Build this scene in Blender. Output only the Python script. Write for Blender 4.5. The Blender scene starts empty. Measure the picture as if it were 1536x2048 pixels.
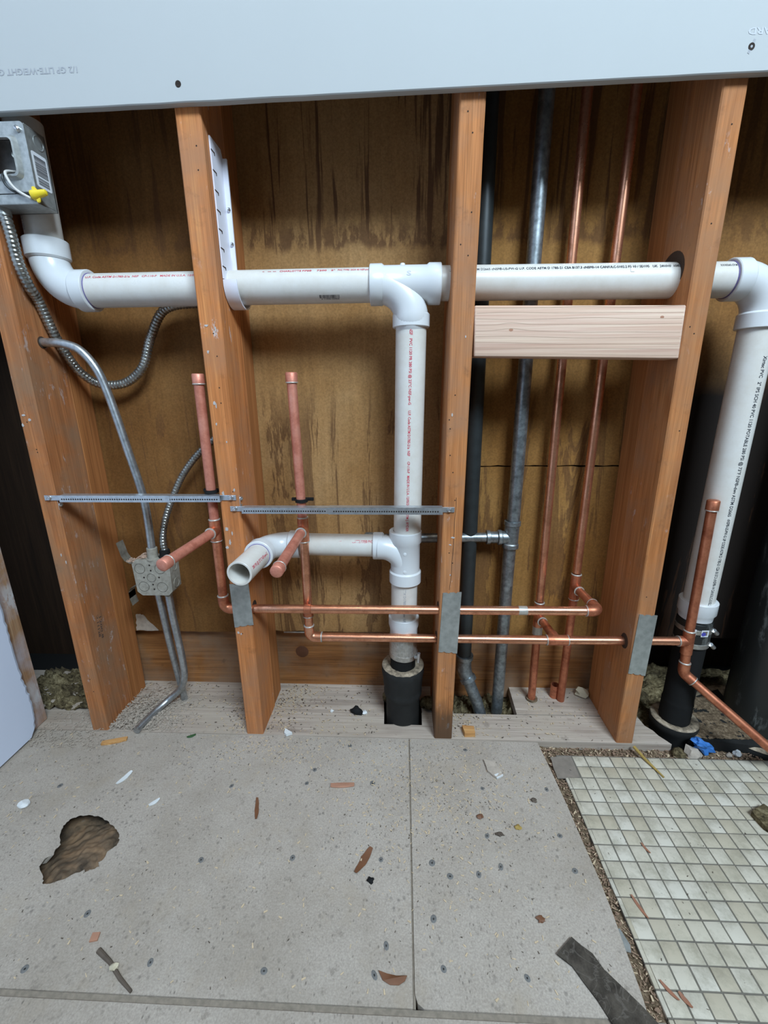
import bpy, bmesh, math, random
from mathutils import Vector, Matrix, noise as mnoise
from mathutils.geometry import tessellate_polygon
PI = math.pi
SC = bpy.context.scene
COL = SC.collection
rng = random.Random(11)

# ------------------------------------------------------------------ camera
# metres: X along the open wall, Y into it (stud faces at Y=0), Z up (subfloor planks at Z=0)
F_PX = 845.35
CAM = Vector((0.3288, -0.7314, 0.7077))
YAW, PITCH, ROLL = 0.0419, 0.2790, -0.0083
fw = Vector((-math.sin(YAW)*math.cos(PITCH), math.cos(YAW)*math.cos(PITCH), -math.sin(PITCH)))
r0 = Vector((math.cos(YAW), math.sin(YAW), 0)); u0 = r0.cross(fw)
rt = r0*math.cos(ROLL) + u0*math.sin(ROLL); up = -r0*math.sin(ROLL) + u0*math.cos(ROLL)
cd = bpy.data.cameras.new('camera'); cam = bpy.data.objects.new('camera', cd); COL.objects.link(cam)
cd.sensor_fit = 'VERTICAL'; cd.sensor_height = 36.0; cd.sensor_width = 27.0
cd.lens = 36.0*F_PX/2048.0; cd.clip_start = 0.01
m4 = Matrix((rt, up, -fw)).transposed().to_4x4(); m4.translation = CAM
cam.matrix_world = m4
SC.camera = cam

# ------------------------------------------------------------------ world, daylight, exposure
w = bpy.data.worlds.new('daylight'); SC.world = w; w.use_nodes = True
bg = w.node_tree.nodes['Background']; bg.inputs[0].default_value = (0.62, 0.80, 1.0, 1); bg.inputs[1].default_value = 1.0
def area(name, loc, target, sx, sy, power, col):
    l = bpy.data.lights.new(name, 'AREA'); l.shape = 'RECTANGLE'; l.size = sx; l.size_y = sy
    l.energy = power; l.color = col
    o = bpy.data.objects.new(name, l); COL.objects.link(o); o.location = loc
    o.rotation_euler = (Vector(target)-Vector(loc)).to_track_quat('-Z', 'Y').to_euler()
    return o
# daylight entering by the high window in the wall behind the photographer, and an added weaker warm fill from overhead, no fixture
area('window_daylight', (1.25, -1.80, 2.52), (0.42, 0.0, 0.75), 1.0, 0.70, 122.0, (0.68, 0.85, 1.0))
area('overhead_fill', (0.05, -0.95, 2.88), (0.05, -0.80, 0.0), 0.5, 0.5, 7.0, (1.0, 0.88, 0.70))
SC.view_settings.view_transform = 'Standard'; SC.view_settings.look = 'None'
SC.view_settings.gamma = 1.0; SC.view_settings.use_curve_mapping = False
SC.view_settings.exposure = -0.14

# ------------------------------------------------------------------ materials
class G:
    def __init__(s, name, rough=0.6, metal=0.0, spec=0.5):
        s.m = bpy.data.materials.new(name); s.m.use_nodes = True
        s.t = s.m.node_tree; s.b = s.t.nodes['Principled BSDF']
        s.b.inputs['Roughness'].default_value = rough; s.b.inputs['Metallic'].default_value = metal
        s.b.inputs['Specular IOR Level'].default_value = spec
    def n(s, typ, **kw):
        nd = s.t.nodes.new(typ)
        for k, v in kw.items(): setattr(nd, k, v)
        return nd
    def put(s, sock, v):
        if isinstance(v, bpy.types.NodeSocket): s.t.links.new(v, sock)
        elif isinstance(v, (tuple, list)) and len(v) == 3 and sock.type == 'RGBA': sock.default_value = (*v, 1)
        else: sock.default_value = v
    def co(s, scale=(1, 1, 1), loc=(0, 0, 0), kind='Object'):
        tc = s.n('ShaderNodeTexCoord'); mp = s.n('ShaderNodeMapping')
        mp.inputs['Scale'].default_value = scale; mp.inputs['Location'].default_value = loc
        s.t.links.new(tc.outputs[kind], mp.inputs['Vector']); return mp.outputs[0]
    def sep(s, vec):
        x = s.n('ShaderNodeSeparateXYZ'); s.put(x.inputs[0], vec); return x.outputs
    def noise(s, vec, scale=5, detail=4, rough=0.55, dist=0.0):
        x = s.n('ShaderNodeTexNoise'); s.put(x.inputs['Vector'], vec)
        x.inputs['Scale'].default_value = scale; x.inputs['Detail'].default_value = detail
        x.inputs['Roughness'].default_value = rough; x.inputs['Distortion'].default_value = dist
        return x.outputs['Fac']
    def voro(s, vec, scale=5, out='Distance', feature='F1'):
        x = s.n('ShaderNodeTexVoronoi', feature=feature); s.put(x.inputs['Vector'], vec)
        x.inputs['Scale'].default_value = scale; return x.outputs[out]
    def ramp(s, fac, stops, interp='LINEAR'):
        x = s.n('ShaderNodeValToRGB'); s.put(x.inputs[0], fac); cr = x.color_ramp; cr.interpolation = interp
        while len(cr.elements) < len(stops): cr.elements.new(0.5)
        for e, (p, c) in zip(cr.elements, stops):
            e.position = p; e.color = (c, c, c, 1) if isinstance(c, (int, float)) else (*c, 1)
        return x.outputs[0]
    def mix(s, fac, a, b, blend='MIX'):
        x = s.n('ShaderNodeMix', data_type='RGBA', blend_type=blend)
        s.put(x.inputs[0], fac); s.put(x.inputs[6], a); s.put(x.inputs[7], b); return x.outputs[2]
    def math(s, op, a, b=0.0, clamp=False):
        x = s.n('ShaderNodeMath', operation=op, use_clamp=clamp); s.put(x.inputs[0], a); s.put(x.inputs[1], b); return x.outputs[0]
    def rand(s): return s.n('ShaderNodeObjectInfo').outputs['Random']
    def col(s, c): s.put(s.b.inputs['Base Color'], c)
    def rough(s, v): s.put(s.b.inputs['Roughness'], v)
    def bump(s, h, strength=0.3, dist=0.001):
        x = s.n('ShaderNodeBump'); x.inputs['Strength'].default_value = strength; x.inputs['Distance'].default_value = dist
        s.put(x.inputs['Height'], h); s.t.links.new(x.outputs[0], s.b.inputs['Normal'])

def plain(name, c, rough=0.6, metal=0.0, spec=0.5, var=0.18, scale=60):
    g = G(name, rough, metal, spec); v = g.co()
    n = g.noise(v, scale, 4)
    g.col(g.mix(n, tuple(x*(1-var) for x in c), tuple(min(1, x*(1+var)) for x in c)))
    g.bump(n, 0.15, 0.0006); return g.m

def wood(name, dark, mid, light, warm=True, axis='z', rough=0.78, paint=0.0, grey=None, cross=70, along=3.0, seed=0.0, dirt=0.0, pthr=0.60, stain=0.0):
    g = G(name, rough, 0, 0.25)
    if warm: dark, mid, light = [(c[0]*1.05, c[1]*0.93, c[2]*0.64) for c in (dark, mid, light)]
    def sc(c, a): return (a, c, c) if axis == 'x' else (c, c, a)
    v = g.co(sc(cross, along), (seed, seed*1.7, seed*0.3))
    n1 = g.noise(v, 1.0, 5, 0.6, 1.2)
    n2 = g.noise(g.co(sc(cross*7, along*3), (seed, 0, 0)), 1.0, 2, 0.5)
    base = g.ramp(n1, [(0.28, dark), (0.5, mid), (0.72, light)])
    base = g.mix(0.35, base, g.ramp(n2, [(0.3, 0.25), (0.7, 0.95)]), 'OVERLAY')
    big = g.noise(g.co((1, 1, 1), (seed, seed, 0)), 9, 5, 0.6)
    if grey: base = g.mix(g.ramp(big, [(0.42, 0.0), (0.66, 0.75)]), base, grey)
    if dirt:
        sp = g.noise(g.co((1, 1, 1), (0, seed, 0)), 38, 5, 0.65)
        base = g.mix(g.ramp(sp, [(0.60, 0.0), (0.74, dirt)]), base, (0.05, 0.03, 0.02))
    if paint:
        pn = g.noise(g.co((70, 70, 30), (seed*3, 0, seed)), 1.0, 6, 0.7)
        gate = g.noise(g.co((1, 1, 1), (seed*2, seed, 1)), 7, 3)
        k = g.math('MULTIPLY', g.ramp(pn, [(pthr, 0.0), (pthr+0.06, 1.0)]), g.ramp(gate, [(0.46, 0.0), (0.58, paint)]))
        base = g.mix(k, base, (0.60, 0.60, 0.60))
    if stain:    # old damp stain at the foot of the piece
        zs = g.math('ADD', g.sep(g.co())[2], g.math('MULTIPLY', g.noise(g.co((30, 30, 8)), 1, 5, 0.7), 0.12))
        base = g.mix(g.ramp(zs, [(0.0, 0.9), (stain, 0.75), (stain+0.05, 0.0)]), base, (0.055, 0.035, 0.020))
    g.col(base); g.bump(n1, 0.25, 0.0007); return g.m

MAT = {}
OLD = dict(dark=(0.33, 0.128, 0.055), mid=(0.475, 0.195, 0.090), light=(0.56, 0.26, 0.130))
MAT['stud'] = wood('old fir stud', paint=0.6, grey=(0.37, 0.18, 0.095), seed=1.3, dirt=0.25, **OLD)
MAT['stud2'] = wood('old fir stud, greyer', (0.25, 0.100, 0.048), (0.34, 0.142, 0.072), (0.41, 0.19, 0.100), paint=0.35, grey=(0.26, 0.155, 0.09), seed=4.1, dirt=0.2)
MAT['studC'] = wood('old fir stud, middle', (0.27, 0.115, 0.055), (0.39, 0.172, 0.085), (0.46, 0.225, 0.12), paint=0.5, grey=(0.33, 0.175, 0.10), seed=15.3, dirt=0.35, stain=0.115)
MAT['studpale'] = wood('fir stud, paler', (0.28, 0.112, 0.050), (0.375, 0.160, 0.075), (0.45, 0.215, 0.11), paint=0.3, grey=(0.34, 0.17, 0.085), seed=7.7, dirt=0.3)
MAT['rear'] = wood('rear framing board', (0.24, 0.098, 0.043), (0.32, 0.138, 0.062), (0.39, 0.18, 0.088), seed=9.2, cross=110, along=2.0)
MAT['lowboard'] = wood('low horizontal board', (0.16, 0.072, 0.032), (0.25, 0.118, 0.055), (0.32, 0.16, 0.08), axis='x', grey=(0.26, 0.17, 0.11), seed=2.2, dirt=0.4)
MAT['pine'] = wood('fresh pine', (0.58, 0.37, 0.26), (0.63, 0.43, 0.325), (0.67, 0.475, 0.37), False, axis='x', rough=0.65, cross=34, along=1.2, seed=3.0)
MAT['plank'] = wood('weathered grey plank', (0.27, 0.212, 0.17), (0.385, 0.315, 0.258), (0.47, 0.40, 0.335), False, axis='x', grey=(0.43, 0.36, 0.285), seed=5.5, dirt=0.45)
MAT['splinter'] = wood('raw wood splinter', (0.33, 0.17, 0.08), (0.47, 0.27, 0.14), (0.58, 0.38, 0.22), axis='x', seed=6.0)
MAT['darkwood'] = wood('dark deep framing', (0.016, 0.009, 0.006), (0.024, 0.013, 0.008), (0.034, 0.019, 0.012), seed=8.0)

def sheathing(name, seed, tint, strength, low_shade=False):
    g = G(name, 0.82, 0, 0.2)
    v = g.co((1, 1, 1), (seed, 0, 0)); z = g.sep(g.co())[2]
    mott = g.noise(v, 260, 3, 0.7); big = g.noise(v, 6, 5, 0.6)
    grain = g.noise(g.co((60, 60, 3.0), (seed*2, 0, 0)), 1, 5, 0.6, 0.8)
    base = g.ramp(big, [(0.3, (0.255, 0.135, 0.052)), (0.55, (0.315, 0.182, 0.082)), (0.75, (0.36, 0.225, 0.115))])
    base = g.mix(0.30, base, g.ramp(mott, [(0.3, 0.2), (0.7, 0.9)]), 'OVERLAY')
    base = g.mix(0.30, base, g.ramp(grain, [(0.3, 0.30), (0.66, 0.66)]), 'OVERLAY')
    base = g.mix(1.0, base, tint, 'MULTIPLY')
    # old water runs: thin vertical streaks, wide soft bands lower down, lobed tide marks
    zz = g.math('SUBTRACT', z, 0.3)
    st = g.noise(g.co((58, 58, 2.6), (seed*5, 0, seed)), 1, 5, 0.6, 0.35)
    wide = g.noise(g.co((15, 15, 1.5), (seed*3, 0, 0.4*seed)), 1, 6, 0.72, 1.1)
    lob = g.noise(g.co((34, 34, 14), (seed, 0, 0)), 1, 5, 0.7)
    wob = g.math('ADD', zz, g.math('MULTIPLY', g.noise(g.co((30, 30, 1), (seed, 0, 0)), 1, 3), 0.06))
    top = g.ramp(wob, [(0.0, 0.0), (0.685, 0.0), (0.70, 0.9), (0.76, 1.0), (0.85, 1.0)])
    tide = g.ramp(wob, [(0.0, 0.0), (0.685, 0.0), (0.696, 1.0), (0.715, 0.85), (0.75, 0.0), (1.0, 0.0)])
    low = g.ramp(g.math('ADD', zz, g.math('MULTIPLY', wide, 0.22)), [(0.0, 1.0), (0.46, 1.0), (0.56, 0.0), (1.0, 0.0)])
    k1 = g.math('MULTIPLY', g.ramp(st, [(0.55, 0.0), (0.60, 1.0)]), top)
    k3 = g.math('MULTIPLY', g.ramp(lob, [(0.46, 0.0), (0.54, 0.9)]), tide)
    k2 = g.math('MULTIPLY', g.ramp(wide, [(0.53, 0.0), (0.56, 0.9), (0.60, 0.55), (0.72, 0.95)]), low)
    k = g.math('MULTIPLY', g.math('MAXIMUM', g.math('MAXIMUM', k1, k3), k2), strength, True)
    if low_shade: base = g.mix(g.ramp(g.math('ADD', zz, g.math('MULTIPLY', big, 0.12)), [(0.0, 1.0), (0.46, 1.0), (0.60, 0.0), (1.0, 0.0)]), base, (0.012, 0.008, 0.006))  # shade in the right bay painted into the colour, near-black lower down
    base = g.mix(k, base, (0.085, 0.036, 0.016))
    g.col(base); g.bump(mott, 0.2, 0.0005); return g.m
MAT['sheath1'] = sheathing('sheathing board', 0.7, (0.60, 0.47, 0.30), 0.55)
MAT['sheathR'] = sheathing('sheathing with shade painted low down', 0.7, (0.75, 0.62, 0.42), 0.5, True)
MAT['sheath2'] = sheathing('water-stained sheathing board', 2.9, (1.0, 0.94, 0.80), 0.85)
MAT['sheath3'] = sheathing('sheathing board behind pipes', 5.2, (0.85, 0.72, 0.45), 0.75)

def backer():
    g = G('cement backer board', 0.85, 0, 0.25); v = g.co()
    n = g.noise(v, 5, 6, 0.65); f = g.noise(v, 420, 3, 0.7)
    base = g.ramp(n, [(0.32, (0.33, 0.28, 0.228)), (0.52, (0.385, 0.332, 0.278)), (0.70, (0.42, 0.368, 0.312))])
    base = g.mix(0.35, base, g.ramp(f, [(0.3, 0.25), (0.7, 0.85)]), 'OVERLAY')
    sp = g.voro(v, 95); gate = g.noise(v, 17, 4, 0.7)
    k = g.math('MULTIPLY', g.ramp(sp, [(0.13, 1.0), (0.30, 0.0)]), g.ramp(gate, [(0.49, 0.0), (0.62, 0.6)]))
    base = g.mix(k, base, (0.13, 0.115, 0.10))
    sp2 = g.noise(g.co((1, 1, 1), (3, 1, 0)), 75, 5, 0.75)
    base = g.mix(g.ramp(sp2, [(0.58, 0.0), (0.68, 0.6)]), base, (0.20, 0.17, 0.14))
    cl = g.noise(g.co((1, 1.5, 1), (6, 2, 0)), 3.2, 6, 0.72)
    base = g.mix(g.ramp(cl, [(0.48, 0.0), (0.70, 0.45)]), base, (0.27, 0.225, 0.175))
    fl = g.voro(g.co((1.0, 0.55, 1), (2, 5, 0)), 210); gt2 = g.noise(v, 30, 4, 0.7)
    base = g.mix(g.math('MULTIPLY', g.ramp(fl, [(0.12, 1.0), (0.28, 0.0)]), g.ramp(gt2, [(0.50, 0.0), (0.60, 0.7)])), base, (0.12, 0.10, 0.085))
    tan = g.noise(g.co((1, 1, 1), (8, 3, 0)), 11, 6, 0.7)
    base = g.mix(g.ramp(tan, [(0.54, 0.0), (0.72, 0.5)]), base, (0.36, 0.29, 0.21))
    g.col(base); g.bump(f, 0.35, 0.0006); return g.m
MAT['backer'] = backer()
def pvc():
    g = G('white plastic pipe', 0.32, 0, 0.45); v = g.co()
    n = g.noise(v, 22, 5, 0.7); s = g.noise(v, 240, 3, 0.7)
    base = g.ramp(n, [(0.35, (0.62, 0.585, 0.525)), (0.6, (0.67, 0.65, 0.605)), (0.8, (0.69, 0.675, 0.645))])
    base = g.mix(g.ramp(s, [(0.66, 0.0), (0.76, 0.30)]), base, (0.36, 0.33, 0.27))
    g.col(base); g.rough(g.ramp(n, [(0.3, 0.42), (0.7, 0.26)])); return g.m
MAT['pvc'] = pvc()
MAT['pvcfit'] = plain('white plastic fitting', (0.66, 0.675, 0.68), 0.28, var=0.04, scale=30)
MAT['primer'] = plain('purple primer line', (0.16, 0.13, 0.34), 0.5)
MAT['hanger'] = plain('lilac white plastic', (0.76, 0.76, 0.84), 0.35, var=0.03)
def copper(name, a, b, c, r, met=0.9):
    g = G(name, r, met); v = g.co((1, 1, 1)); n = g.noise(v, 34, 6, 0.7); m_ = g.noise(v, 9, 3)
    base = g.ramp(n, [(0.36, a), (0.52, b), (0.68, c)])
    base = g.mix(g.ramp(m_, [(0.52, 0.0), (0.7, 0.6)]), base, a)
    g.col(base); g.rough(g.ramp(n, [(0.35, min(1, r+0.16)), (0.65, r)])); return g.m
MAT['copper'] = copper('copper tube', (0.55, 0.24, 0.135), (0.80, 0.38, 0.235), (0.88, 0.46, 0.30), 0.24)
MAT['copperdull'] = copper('tarnished copper', (0.36, 0.115, 0.060), (0.60, 0.215, 0.115), (0.72, 0.30, 0.17), 0.34, 0.75)
MAT['copperpink'] = copper('dusty pink copper', (0.50, 0.17, 0.11), (0.66, 0.26, 0.18), (0.74, 0.33, 0.24), 0.46, 0.55)
MAT['solder'] = plain('solder ring', (0.50, 0.47, 0.42), 0.4, 0.5, var=0.25, scale=200)
def galv(name, a, b, r, met=0.85, sc=70):
    g = G(name, r, met); v = g.co(); n = g.noise(v, sc, 5, 0.7); q = g.voro(v, sc*2.2)
    base = g.ramp(n, [(0.34, a), (0.66, b)])
    base = g.mix(0.22, base, g.ramp(q, [(0.1, 0.25), (0.7, 0.75)]), 'OVERLAY'); g.col(base); g.bump(n, 0.1, 0.0005); return g.m
MAT['galv'] = galv('galvanised steel pipe', (0.16, 0.175, 0.18), (0.36, 0.40, 0.42), 0.42)
MAT['emt'] = galv('steel conduit', (0.34, 0.36, 0.37), (0.50, 0.53, 0.55), 0.36)
MAT['flex'] = galv('flexible steel conduit', (0.20, 0.20, 0.185), (0.42, 0.42, 0.39), 0.30)
MAT['steelbox'] = galv('steel box', (0.33, 0.345, 0.335), (0.46, 0.475, 0.46), 0.38, 0.6)
MAT['steelboxdusty'] = galv('dusty steel box', (0.25, 0.225, 0.18), (0.36, 0.33, 0.275), 0.6, 0.12)
MAT['bracket'] = galv('zinc bracket', (0.48, 0.52, 0.56), (0.62, 0.67, 0.71), 0.32, 0.8)
MAT['plate'] = galv('galvanised nail plate', (0.36, 0.385, 0.375), (0.50, 0.53, 0.515), 0.42, 0.75, 40)
MAT['shield'] = galv('stainless shield', (0.40, 0.39, 0.36), (0.56, 0.55, 0.52), 0.34, 0.8)
MAT['screw'] = plain('zinc screw', (0.62, 0.64, 0.66), 0.28, 0.9)
MAT['blackpipe'] = plain('black iron pipe', (0.026, 0.031, 0.032), 0.42, 0.2, var=0.4)
MAT['castiron'] = plain('cast iron', (0.018, 0.018, 0.017), 0.72, 0.0, 0.25, var=0.6, scale=35)
MAT['rubber'] = plain('black rubber', (0.010, 0.010, 0.010), 0.8, 0.0, 0.2, var=0.3)
def dusty_iron():
    g = G('dusty cast iron', 0.7, 0, 0.3); v = g.co(); n = g.noise(v, 55, 5, 0.7)
    g.col(g.ramp(n, [(0.35, (0.10, 0.080, 0.058)), (0.55, (0.36, 0.285, 0.20)), (0.72, (0.50, 0.42, 0.32))])); g.bump(n, 0.6, 0.002); return g.m
MAT['dustiron'] = dusty_iron()
def scuffed():
    g = G('scuffed black iron stack', 0.38, 0, 0.5); v = g.co((1, 1, 0.35)); n = g.noise(v, 24, 6, 0.75)
    g.col(g.ramp(n, [(0.55, (0.016, 0.017, 0.016)), (0.70, (0.15, 0.155, 0.145))])); return g.m
MAT['stack'] = scuffed()
def drywall(name, c, scuff=0.25):
    g = G(name, 0.88, 0, 0.2); v = g.co(); n = g.noise(v, 7, 5, 0.6); s = g.noise(v, 26, 6, 0.75)
    base = g.mix(n, tuple(x*0.95 for x in c), c)
    base = g.mix(g.ramp(s, [(0.68, 0.0), (0.76, scuff)]), base, (0.38, 0.38, 0.38))
    g.col(base); return g.m
MAT['drywall'] = drywall('grey-white drywall paper', (0.445, 0.46, 0.455))
MAT['paintwall'] = drywall('painted white wall', (0.70, 0.76, 0.90), 0.1)
MAT['bare'] = drywall('bare grey plaster wall', (0.10, 0.085, 0.07), 0.2)
MAT['gypsum'] = plain('broken gypsum core', (0.62, 0.60, 0.57), 0.9, var=0.1, scale=90)
def tilemat():
    g = G('glazed mosaic tile', 0.34, 0, 0.45); v = g.co(); r_ = g.rand()
    wv = g.n('ShaderNodeNewGeometry').outputs['Position']
    base = g.ramp(r_, [(0.0, (0.46, 0.40, 0.295)), (0.45, (0.545, 0.49, 0.385)), (1.0, (0.60, 0.555, 0.465))])
    n = g.noise(wv, 30, 6, 0.7)
    base = g.mix(g.ramp(n, [(0.45, 0.0), (0.66, 0.75)]), base, (0.31, 0.275, 0.20))
    sp = g.noise(wv, 170, 4, 0.7)
    base = g.mix(g.ramp(sp, [(0.66, 0.0), (0.74, 0.55)]), base, (0.17, 0.15, 0.11))
    g.col(base); g.rough(g.ramp(n, [(0.4, 0.30), (0.7, 0.6)])); return g.m
MAT['tile'] = tilemat()
MAT['grout'] = plain('dirty grout', (0.145, 0.13, 0.105), 0.9, var=0.35, scale=80)
MAT['seam'] = plain('dusty joint filler', (0.235, 0.195, 0.15), 0.95, var=0.5, scale=170)
MAT['mortar'] = plain('grey mortar', (0.22, 0.185, 0.15), 0.9, var=0.3, scale=90)
def dirtmat():
    g = G('dirt and debris', 0.95, 0, 0.1); v = g.co(); n = g.noise(v, 120, 6, 0.75); b_ = g.noise(v, 22, 4)
    c = g.ramp(n, [(0.34, (0.06, 0.042, 0.028)), (0.52, (0.17, 0.12, 0.075)), (0.68, (0.36, 0.27, 0.18))])
    g.col(c); g.bump(n, 0.8, 0.003); return g.m
MAT['dirt'] = dirtmat()
def subflr():
    g = G('brown torn subfloor', 0.85, 0, 0.2); v = g.co((1, 1, 1)); n = g.noise(v, 16, 6, 0.65, 0.8); f = g.noise(g.co((90, 30, 30)), 1, 4)
    c = g.ramp(n, [(0.36, (0.055, 0.042, 0.03)), (0.50, (0.16, 0.11, 0.07)), (0.62, (0.26, 0.165, 0.095)), (0.75, (0.34, 0.27, 0.20))])
    g.col(g.mix(0.3, c, f, 'OVERLAY')); g.bump(n, 0.8, 0.004); return g.m
MAT['subfloor'] = subflr()
MAT['hole'] = plain('black hole', (0.006, 0.005, 0.004), 0.9)
MAT['borehole'] = plain('dark bored wood', (0.045, 0.022, 0.011), 0.9, var=0.4)
MAT['knotwood'] = plain('dark knot', (0.13, 0.052, 0.024), 0.8, var=0.35)
MAT['groove'] = plain('dark groove', (0.10, 0.09, 0.075), 0.8)
MAT['nailhole'] = plain('dark nail hole', (0.02, 0.012, 0.008), 0.9)
MAT['red'] = plain('red pipe print', (0.58, 0.055, 0.09), 0.6, var=0.1)
MAT['black'] = plain('black pipe print', (0.035, 0.04, 0.05), 0.6, var=0.2)
MAT['greyink'] = plain('grey ink', (0.34, 0.35, 0.37), 0.9, var=0.12)
MAT['faintink'] = plain('faint grey ink', (0.50, 0.52, 0.55), 0.9, var=0.06)
MAT['stampink'] = plain('brown stamp ink', (0.09, 0.055, 0.04), 0.9)
MAT['label'] = plain('white sticker', (0.70, 0.72, 0.75), 0.6, var=0.04)
MAT['yellow'] = plain('yellow plastic', (0.80, 0.60, 0.03), 0.38, var=0.05)
MAT['whitewire'] = plain('white wire sheath', (0.62, 0.60, 0.56), 0.5, var=0.08)
MAT['blackwire'] = plain('black wire sheath', (0.03, 0.035, 0.036), 0.45)
MAT['blue'] = plain('blue plastic scrap', (0.035, 0.16, 0.46), 0.45, var=0.2)
MAT['dotblue'] = plain('blue sticker dot', (0.07, 0.07, 0.38), 0.5)
def feltmat():
    g = G('scratched dark felt', 0.8, 0, 0.3); v = g.co(); n = g.noise(v, 40, 6, 0.75); e = g.math('ABSOLUTE', g.math('SUBTRACT', g.noise(g.co((1, 1.4, 1)), 26, 3, 0.5, 1.5), 0.5))
    c = g.ramp(n, [(0.35, (0.022, 0.017, 0.012)), (0.65, (0.085, 0.070, 0.054))])
    g.col(g.mix(g.ramp(e, [(0.0, 0.25), (0.02, 0.0)]), c, (0.24, 0.21, 0.18))); g.bump(n, 0.5, 0.002); return g.m
MAT['felt'] = feltmat()
MAT['leaf'] = plain('dry brown leaf', (0.16, 0.065, 0.028), 0.6, var=0.35)
MAT['leaf2'] = plain('reddish dry leaf', (0.30, 0.13, 0.075), 0.7, var=0.4)
MAT['compound'] = plain('old joint compound', (0.47, 0.44, 0.42), 0.9, var=0.15)
MAT['leafgreen'] = plain('green leaf', (0.04, 0.10, 0.035), 0.5, var=0.3)
MAT['bark'] = plain('grey brown twig', (0.10, 0.075, 0.055), 0.85, var=0.35, scale=120)
MAT['straw'] = plain('yellow straw', (0.36, 0.24, 0.06), 0.7, var=0.3)
MAT['pinkchip'] = plain('reddish wood chip', (0.40, 0.20, 0.125), 0.8, var=0.25)
MAT['whitechip'] = plain('white paint chip', (0.70, 0.71, 0.70), 0.7, var=0.08)
MAT['plaster'] = plain('plaster rubble', (0.42, 0.355, 0.29), 0.95, var=0.4, scale=110)
MAT['foam'] = plain('cream foam lump', (0.56, 0.49, 0.35), 0.9, var=0.2)
def mould():
    g = G('mouldy rubbish', 0.95, 0, 0.1); v = g.co(); n = g.noise(v, 85, 6, 0.75); b_ = g.noise(v, 18, 4)
    c = g.ramp(n, [(0.36, (0.035, 0.027, 0.016)), (0.5, (0.15, 0.115, 0.06)), (0.62, (0.27, 0.22, 0.125)), (0.74, (0.40, 0.33, 0.22))])
    g.col(g.mix(g.ramp(b_, [(0.45, 0.0), (0.65, 0.8)]), c, (0.05, 0.038, 0.024))); g.bump(n, 1.0, 0.004); return g.m
MAT['yelloam'] = mould()
MAT['shaving'] = plain('pale wood shavings', (0.56, 0.43, 0.28), 0.85, var=0.3, scale=400)
MAT['crumb'] = plain('dark crumbs', (0.10, 0.075, 0.055), 0.9, var=0.5, scale=300)
MAT['gapchip'] = plain('brown chips', (0.25, 0.16, 0.105), 0.9, var=0.5, scale=110)
MAT['boxdust'] = plain('pinkish sawdust', (0.50, 0.34, 0.25), 0.9, var=0.3, scale=300)
MAT['fastener'] = plain('grey fastener head', (0.17, 0.165, 0.155), 0.7, 0.2, var=0.5, scale=260)
MAT['glass'] = plain('window frame paint', (0.7, 0.7, 0.7), 0.4)

# ------------------------------------------------------------------ geometry helpers
ORG = {}
def finish(name, bm, mat, parent=None, smooth=35, sharp=True):
    me = bpy.data.meshes.new(name)
    off = ORG.get(parent.name, Vector((0, 0, 0))) if parent else Vector((0, 0, 0))
    if off.length > 0: bmesh.ops.translate(bm, verts=bm.verts, vec=-off)
    bmesh.ops.recalc_face_normals(bm, faces=bm.faces)
    bm.to_mesh(me); bm.free()
    if smooth:
        me.polygons.foreach_set('use_smooth', [True]*len(me.polygons)); me.set_sharp_from_angle(angle=math.radians(smooth))
    me.materials.append(MAT[mat] if isinstance(mat, str) else mat)
    o = bpy.data.objects.new(name, me); COL.objects.link(o)
    if parent: o.parent = parent; ORG[o.name] = off
    return o
def tag(o, label=None, cat=None, group=None, kind=None):
    if label: o['label'] = label
    if cat: o['category'] = cat
    if group: o['group'] = group
    if kind: o['kind'] = kind
    return o
def thing(name, label, cat, loc=(0, 0, 0), group=None):
    o = bpy.data.objects.new(name, None); COL.objects.link(o); o.empty_display_size = 0.03
    o.location = loc; ORG[o.name] = Vector(loc); return tag(o, label, cat, group)
def single(name, bm, mat, label, cat, loc=None, group=None, kind=None, smooth=35):
    """a thing that is one mesh; origin moved to loc"""
    if loc is not None: bmesh.ops.translate(bm, verts=bm.verts, vec=-Vector(loc))
    o = finish(name, bm, mat, None, smooth)
    if loc is not None: o.location = loc
    return tag(o, label, cat, group, kind)
def structure(name, bm, mat, parent=None):
    o = finish(name, bm, mat, parent, 30)
    if not parent: o['kind'] = 'structure'
    return o
def B(): return bmesh.new()
def hexa(bm, p):
    v = [bm.verts.new(q) for q in p]
    for f in ((0, 3, 2, 1), (4, 5, 6, 7), (0, 1, 5, 4), (1, 2, 6, 5), (2, 3, 7, 6), (3, 0, 4, 7)): bm.faces.new([v[i] for i in f])
    return v
def box(bm, x0, x1, y0, y1, z0, z1, bev=0.0, seg=2):
    n0 = len(bm.verts)
    v = hexa(bm, [(x0, y0, z0), (x1, y0, z0), (x1, y1, z0), (x0, y1, z0), (x0, y0, z1), (x1, y0, z1), (x1, y1, z1), (x0, y1, z1)])
    if bev:
        es = set(e for q in v for e in q.link_edges)
        bmesh.ops.bevel(bm, geom=list(es), offset=bev, segments=seg, affect='EDGES', profile=0.5)
    return bm
def ring(bm, c, t, a, r, seg):
    b = t.cross(a)
    return [bm.verts.new(c + (a*math.cos(2*PI*i/seg) + b*math.sin(2*PI*i/seg))*r) for i in range(seg)]
def perp(t):
    a = Vector((0, 0, 1)) if abs(t.z) < 0.9 else Vector((1, 0, 0))
    return (a - t*a.dot(t)).normalized()
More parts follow.
